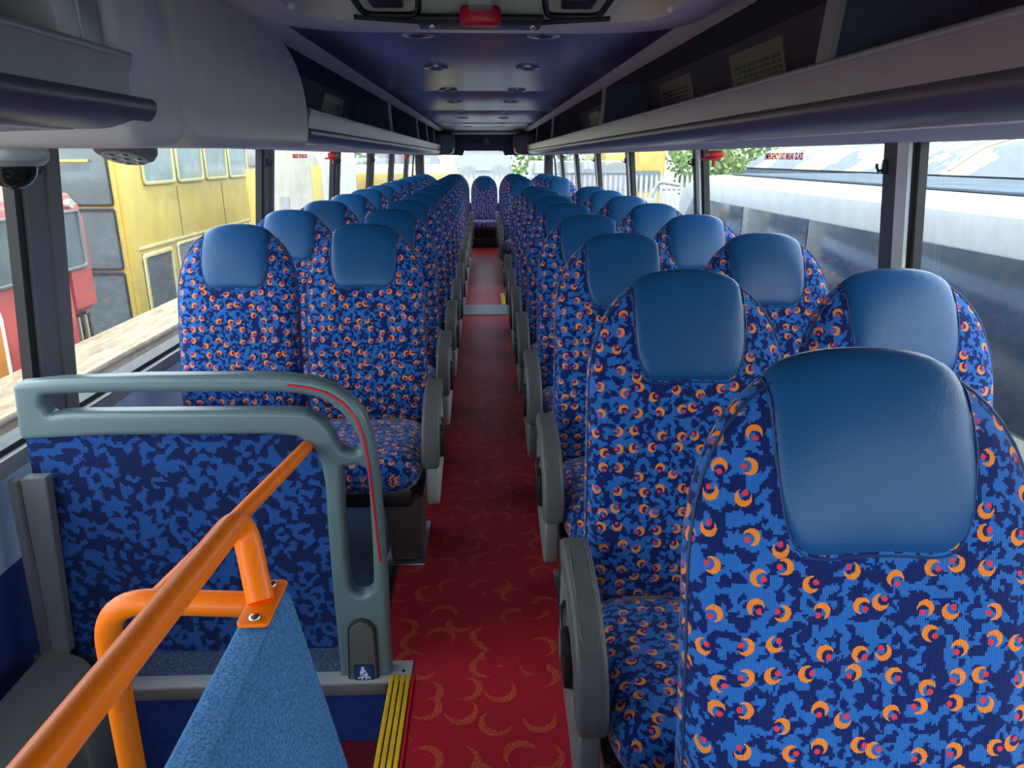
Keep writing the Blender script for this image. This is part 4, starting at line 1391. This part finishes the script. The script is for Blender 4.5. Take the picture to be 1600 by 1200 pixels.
mt = Matrix(((0, 0, 1, -4.985), (1, 0, 0, 8.75), (0, 1, 0, 0.885 + 0.02), (0, 0, 0, 1)))
nb = text('fleet_number', '5202', 0.11, M['white'], Matrix(((0, 0, 1, -4.96), (1, 0, 0, 8.66), (0, 1, 0, 0.87), (0, 0, 0, 1))))
local(nb, rb)
bm = bmesh.new(); tube_bm(bm, [(-5.02, 8.98, 0.87), (-4.96, 8.98, 0.87)], 0.055, 16); local(from_bm('marker_lamp', bm, M['o_cream']), rb)
local(box('vent_grille', -5.0, -4.985, 7.75, 8.55, -1.05, -0.72, M['o_dark'], None, 0.004), rb)

# weathered cream bus end seen in the second left window
cb = thing('cream_bus', 'weathered cream panelled bus side with yellow edges left of yellow coach', 'bus', (-4.3, 16, OUTZ))
local(ext_y('bus_body', [(-2.85, -1.9), (-2.85, 1.7), (-3.05, 2.0), (-3.85, 2.0), (-4.08, 1.7), (-4.08, -1.9)], 12.9, 16.6, M['o_cream'], None, 1, 0.08), cb)
local(box('corner_strip', -4.10, -3.93, 12.86, 12.95, -1.8, 1.2, M['o_yellow'], None, 0.02), cb)
local(box('corner_strip', -2.98, -2.82, 12.86, 13.0, -1.8, 1.25, M['o_yellow'], None, 0.02), cb)
local(box('corner_window', -4.05, -3.80, 12.86, 12.95, 1.25, 1.62, M['o_grey'], None, 0.03), cb)
local(box('patch', -3.56, -3.40, 12.87, 12.92, 0.1, 0.75, M['o_grey'], None, 0.01), cb)
# yellow banded coach, parked across behind the bus
yc = thing('coach', 'yellow banded coach with grey roof parked across behind the left windows', 'coach', (-3, 20, OUTZ))
def ext_x(name, prof, x0, x1, mat, bev):
    bm = bmesh.new()
    a = [bm.verts.new((x0, p[0], p[1])) for p in prof]
    b = [bm.verts.new((x1, p[0], p[1])) for p in prof]
    n = len(prof)
    for i in range(n):
        bm.faces.new((a[i], a[(i + 1) % n], b[(i + 1) % n], b[i]))
    bm.faces.new(a); bm.faces.new(b[::-1])
    bmesh.ops.bevel(bm, geom=bm.edges[:], offset=bev, segments=2, affect='EDGES')
    return from_bm(name, bm, mat)
local(ext_x('coach_body', [(18.6, -1.8), (18.6, 0.95), (18.7, 1.12), (19.0, 1.22), (20.6, 1.22), (21.0, 1.0), (21.1, -1.8)], -8.0, -0.75, M['o_white'], 0.06), yc)
local(box('yellow_band', -8.02, -0.72, 18.56, 21.0, 0.58, 1.02, M['o_yellow'], None, 0.03), yc)
for k in range(5):
    local(box('side_window', -7.9 + k * 1.44, -6.55 + k * 1.44, 18.57, 18.62, -0.45, 0.48, M['o_glass'], None, 0.012), yc)
local(box('roof_box', -4.6, -2.8, 19.2, 20.4, 1.2, 1.38, M['o_grey'], None, 0.08), yc)
for k in range(2):
    bm = bmesh.new(); tube_bm(bm, [(-6.6 + k * 4.4, 18.62, -1.8), (-6.6 + k * 4.4, 20.9, -1.8)], 0.48, 20); local(from_bm('wheel', bm, M['rubber']), yc)

# rear: white palisade fence, white van, white lorry, trees
fence = thing('palisade_fence', 'white palisade fence across the yard behind the rear window', 'fence', (0, 20, OUTZ))
def pale_mesh():
    bm = bmesh.new()
    pr = [(-0.035, OUTZ), (0.035, OUTZ), (0.035, 0.92), (0.0, 1.0), (-0.035, 0.92)]
    a = [bm.verts.new((p[0], 0, p[1])) for p in pr]
    b = [bm.verts.new((p[0] , 0.025, p[1])) for p in pr]
    for i in range(5):
        bm.faces.new((a[i], a[(i + 1) % 5], b[(i + 1) % 5], b[i]))
    bm.faces.new(a); bm.faces.new(b[::-1])
    bmesh.ops.recalc_face_normals(bm, faces=bm.faces[:])
    me = bpy.data.meshes.new('pale'); bm.to_mesh(me); bm.free(); me.materials.append(M['pale']); return me
M['pale'] = plain('white fence paint', (0.45, 0.45, 0.44), 0.6)
pm = pale_mesh()
for k in range(80):
    o = bpy.data.objects.new('pale', pm)
    COL.objects.link(o)
    o.location = (-0.62 + k * 0.135, 19.2, -0.02)
    local(o, fence)
for z in (0.55, -1.4):
    local(box('fence_rail', -0.65, 10.1, 19.235, 19.28, z, z + 0.06, M['o_white2']), fence)
wv_ = thing('white_van', 'tall white van behind the middle of the rear window', 'van', (0, 24, OUTZ))
local(ext_y('van_body', [(-1.0, -1.9), (-1.0, 0.9), (-0.85, 1.45), (-0.6, 1.62), (0.5, 1.62), (0.75, 1.45), (0.9, 0.9), (0.9, -1.9)], 23.0, 28.0, M['o_white2'], None, 1, 0.08), wv_)
local(box('van_window', -0.75, 0.62, 22.96, 23.02, 0.1, 0.75, M['o_glass_pale'], None, 0.03), wv_)
local(box('high_lamp', -0.25, 0.2, 22.95, 23.03, 1.0, 1.06, M['o_grey'], None, 0.01), wv_)
wl = thing('white_lorry', 'long white lorry behind the right of the rear window', 'lorry', (3.5, 25, OUTZ))
local(box('lorry_body', 1.6, 4.9, 24, 27, -1.7, 1.28, M['o_white2'], None, 0.08), wl)
local(box('lorry_trim', 1.6, 4.9, 23.97, 24.02, 0.9, 0.95, M['o_grey'], None, 0.005), wl)
wl2 = thing('white_truck', 'pale lorry cab behind the left of the rear window', 'lorry', (-3.4, 28, OUTZ))
local(ext_y('truck_body', [(-5.2, -1.8), (-5.2, 1.2), (-4.6, 1.85), (-2.2, 1.85), (-1.8, 1.2), (-1.8, -1.8)], 31.0, 35.0, M['o_white2'], None, 1, 0.08), wl2)
local(box('cab_window', -4.6, -3.7, 30.95, 31.02, 0.9, 1.4, M['o_glass_pale'], None, 0.05), wl2)
local(box('cab_window', -3.4, -2.2, 30.95, 31.02, 0.9, 1.4, M['o_glass_pale'], None, 0.05), wl2)

def leafmat():
    m, nt, p = newmat('tree leaves')
    f = noise(nt, geo_pos(nt), 2.5, 5, 0.7)
    nt.links.new(mixc(nt, f, (0.07, 0.15, 0.03), (0.20, 0.30, 0.09)), p.inputs['Base Color'])
    p.inputs['Roughness'].default_value = 0.7
    return m
M['leaf'] = leafmat()
M['bark'] = plain('bark', (0.12, 0.09, 0.06), 0.9)
def tree(x, y, h, r, label, seed):
    rnd = random.Random(seed)
    t = thing('tree', label, 'tree', (x, y, OUTZ), 'trees behind the yard')
    tube('trunk', [(0, 0, 0), (0.1, 0, h * 0.4), (0, 0.1, h * 0.8)], [0.25, 0.2, 0.08], M['bark'], t, 10)
    vs, fs = [], []
    for k in range(1500):
        while True:
            q = Vector((rnd.uniform(-1, 1), rnd.uniform(-1, 1), rnd.uniform(-1, 1)))
            if 0.25 < q.length < 1:
                break
        q = Vector((q.x * r * (1 + 0.2 * math.sin(5 * q.z)), q.y * r, h * 0.62 + q.z * h * 0.42))
        a = Vector((rnd.gauss(0, 1), rnd.gauss(0, 1), rnd.gauss(0, 1))).normalized()
        b = a.cross(Vector((rnd.gauss(0, 1), rnd.gauss(0, 1), rnd.gauss(0, 1)))).normalized()
        s_ = rnd.uniform(0.10, 0.22)
        i = len(vs)
        vs += [q - a * s_, q + b * s_ * 0.6, q + a * s_, q - b * s_ * 0.6]
        fs.append((i, i + 1, i + 2, i + 3))
    me = bpy.data.meshes.new('foliage')
    me.from_pydata([tuple(v) for v in vs], [], fs)
    o = link('foliage', me, M['leaf'], t, False)
    o['kind'] = 'stuff'
for i, (x, y, h, r, lab) in enumerate([(3.2, 38, 6.2, 2.6, 'green tree behind the right side of the rear window'), (10.2, 31.5, 4.9, 2.2, 'bushy green tree beyond the right rear windows'), (12.5, 40, 6.0, 3.0, 'green tree at the far right of the yard'),
                              (12.2, 25, 4.6, 2.2, 'green tree behind the white coach front'), (-11.5, 24, 6.5, 3.0, 'green tree behind the yellow double decker'), (-14, 17, 6.5, 3.2, 'green tree behind the red bus'), (-7.5, 40, 6, 3, 'green tree far behind the yellow coach')]):
    tree(x, y, h, r, lab, i)

# right: white coach alongside
wc = thing('coach', 'white coach with dark side glass parked alongside the right windows', 'coach', (4.3, 5, OUTZ))
def loft_y(name, profs, mat, bev=0.0):
    bm = bmesh.new()
    rings = [[bm.verts.new((p[0], y, p[1])) for p in pr] for y, pr in profs]
    n = len(rings[0])
    for a, b in zip(rings, rings[1:]):
        for k in range(n):
            bm.faces.new((a[k], a[(k + 1) % n], b[(k + 1) % n], b[k]))
    bm.faces.new(rings[0]); bm.faces.new(rings[-1][::-1])
    return from_bm(name, bm, mat)
def cprof(inset, drop):
    x0, x1 = 3.02 + inset, 5.5 - inset
    return [(x0, -1.8), (x0, 0.43), (x0 + 0.02, 0.86 - drop), (x0 + 0.07, 1.06 - drop), (x0 + 0.22, 1.16 - drop), (x0 + 0.5, 1.175 - drop), (x1 - 0.5, 1.175 - drop), (x1 - 0.1, 1.06 - drop), (x1, 0.86 - drop), (x1, -1.8)]
local(loft_y('coach_body', [(-6, cprof(0, 0)), (10.2, cprof(0, 0)), (11.2, cprof(0.05, 0.04)), (11.9, cprof(0.16, 0.14)), (12.3, cprof(0.35, 0.32)), (12.45, cprof(0.6, 0.6))], M['o_white']), wc)
for k in range(9):
    y0 = -5.6 + k * 1.75
    local(plate('side_window', [[(y0, -0.10), (y0 + 1.72, -0.10), (y0 + 1.72, 0.85), (y0, 0.85)]], 0.03, 0.003, M['o_glass_blue'], None, T(3.015, 0, 0) @ YZ, 1), wc)
local(plate('side_window', [[(10.2, -0.10), (11.25, -0.05), (11.05, 0.45), (10.5, 0.84), (10.2, 0.86)]], 0.03, 0.003, M['o_glass_blue'], None, T(3.02, 0, 0) @ YZ, 1), wc)
local(plate('lower_panel', [[(-5.6, -1.6), (11.0, -1.6), (11.0, -0.12), (-5.6, -0.12)]], 0.02, 0.003, M['o_cream'], None, T(3.012, 0, 0) @ YZ, 1), wc)
local(tube('mirror_arm', fillet([(3.3, 12.3, 0.95), (3.0, 12.6, 1.0), (2.85, 12.6, 0.7)], 0.1), 0.035, M['o_white'], None, 8), wc)
local(box('mirror', 2.78, 2.92, 12.5, 12.7, 0.3, 0.72, M['o_white'], None, 0.03), wc)
local(box('roof_deck', 3.34, 5.2, -5.8, 10.0, 1.172, 1.190, M['o_slate'], None, 0.004), wc)
# old bus with flaking roof
def peeling():
    m, nt, p = newmat('flaking cream and grey roof paint')
    v = geo_pos(nt)
    f = noise(nt, v, 0.9, 7, 0.6)
    k = math_(nt, 'GREATER_THAN', f, 0.50)
    g = noise(nt, v, 5, 5)
    a = mixc(nt, g, (0.27, 0.23, 0.12), (0.36, 0.31, 0.18))
    b = mixc(nt, g, (0.08, 0.10, 0.125), (0.13, 0.15, 0.175))
    nt.links.new(mixc(nt, k, a, b), p.inputs['Base Color'])
    p.inputs['Roughness'].default_value = 0.7
    bump(nt, p, k, 0.5, 0.01)
    return m
M['peel'] = peeling()
ob = thing('old_bus', 'old bus with flaking yellowed roof paint beyond the white coach', 'bus', (8, 4, OUTZ))
op = [(6.0, -1.8), (6.0, 1.08), (6.1, 1.2), (6.5, 1.48), (7.1, 1.66), (7.8, 1.70), (8.5, 1.55), (8.7, 1.0), (8.7, -1.8)]
local(ext_y('bus_body', op, -8, 17, M['o_slate'], None, 1, 0.03), ob)
ro = [(6.02, 1.18), (6.1, 1.23), (6.5, 1.51), (7.1, 1.69), (7.8, 1.73), (8.5, 1.58), (8.6, 1.4), (8.4, 1.4), (7.1, 1.58), (6.2, 1.2)]
local(ext_y('roof_skin', ro, -8.02, 17, M['peel'], None, 1), ob)
for k in range(6):
    local(ext_y('roof_seam', [(6.10, 1.235), (6.5, 1.515), (7.1, 1.695), (7.8, 1.735), (7.8, 1.745), (7.1, 1.71), (6.5, 1.53), (6.09, 1.245)], -6 + k * 3.1, -5.95 + k * 3.1, M['o_grey'], None, 1), ob)
yr = thing('yellow_bus', 'distant bright yellow bus behind the right rear windows', 'bus', (5.8, 30, OUTZ))
local(ext_y('bus_body', [(4.6, -1.8), (4.6, 1.7), (4.9, 2.0), (6.8, 2.0), (7.0, 1.7), (7.0, -1.8)], 28.5, 34.0, M['o_yellow'], None, 1, 0.08), yr)
local(box('upper_window', 4.8, 6.8, 28.45, 28.52, 0.15, 0.9, M['o_glass'], None, 0.04), yr)
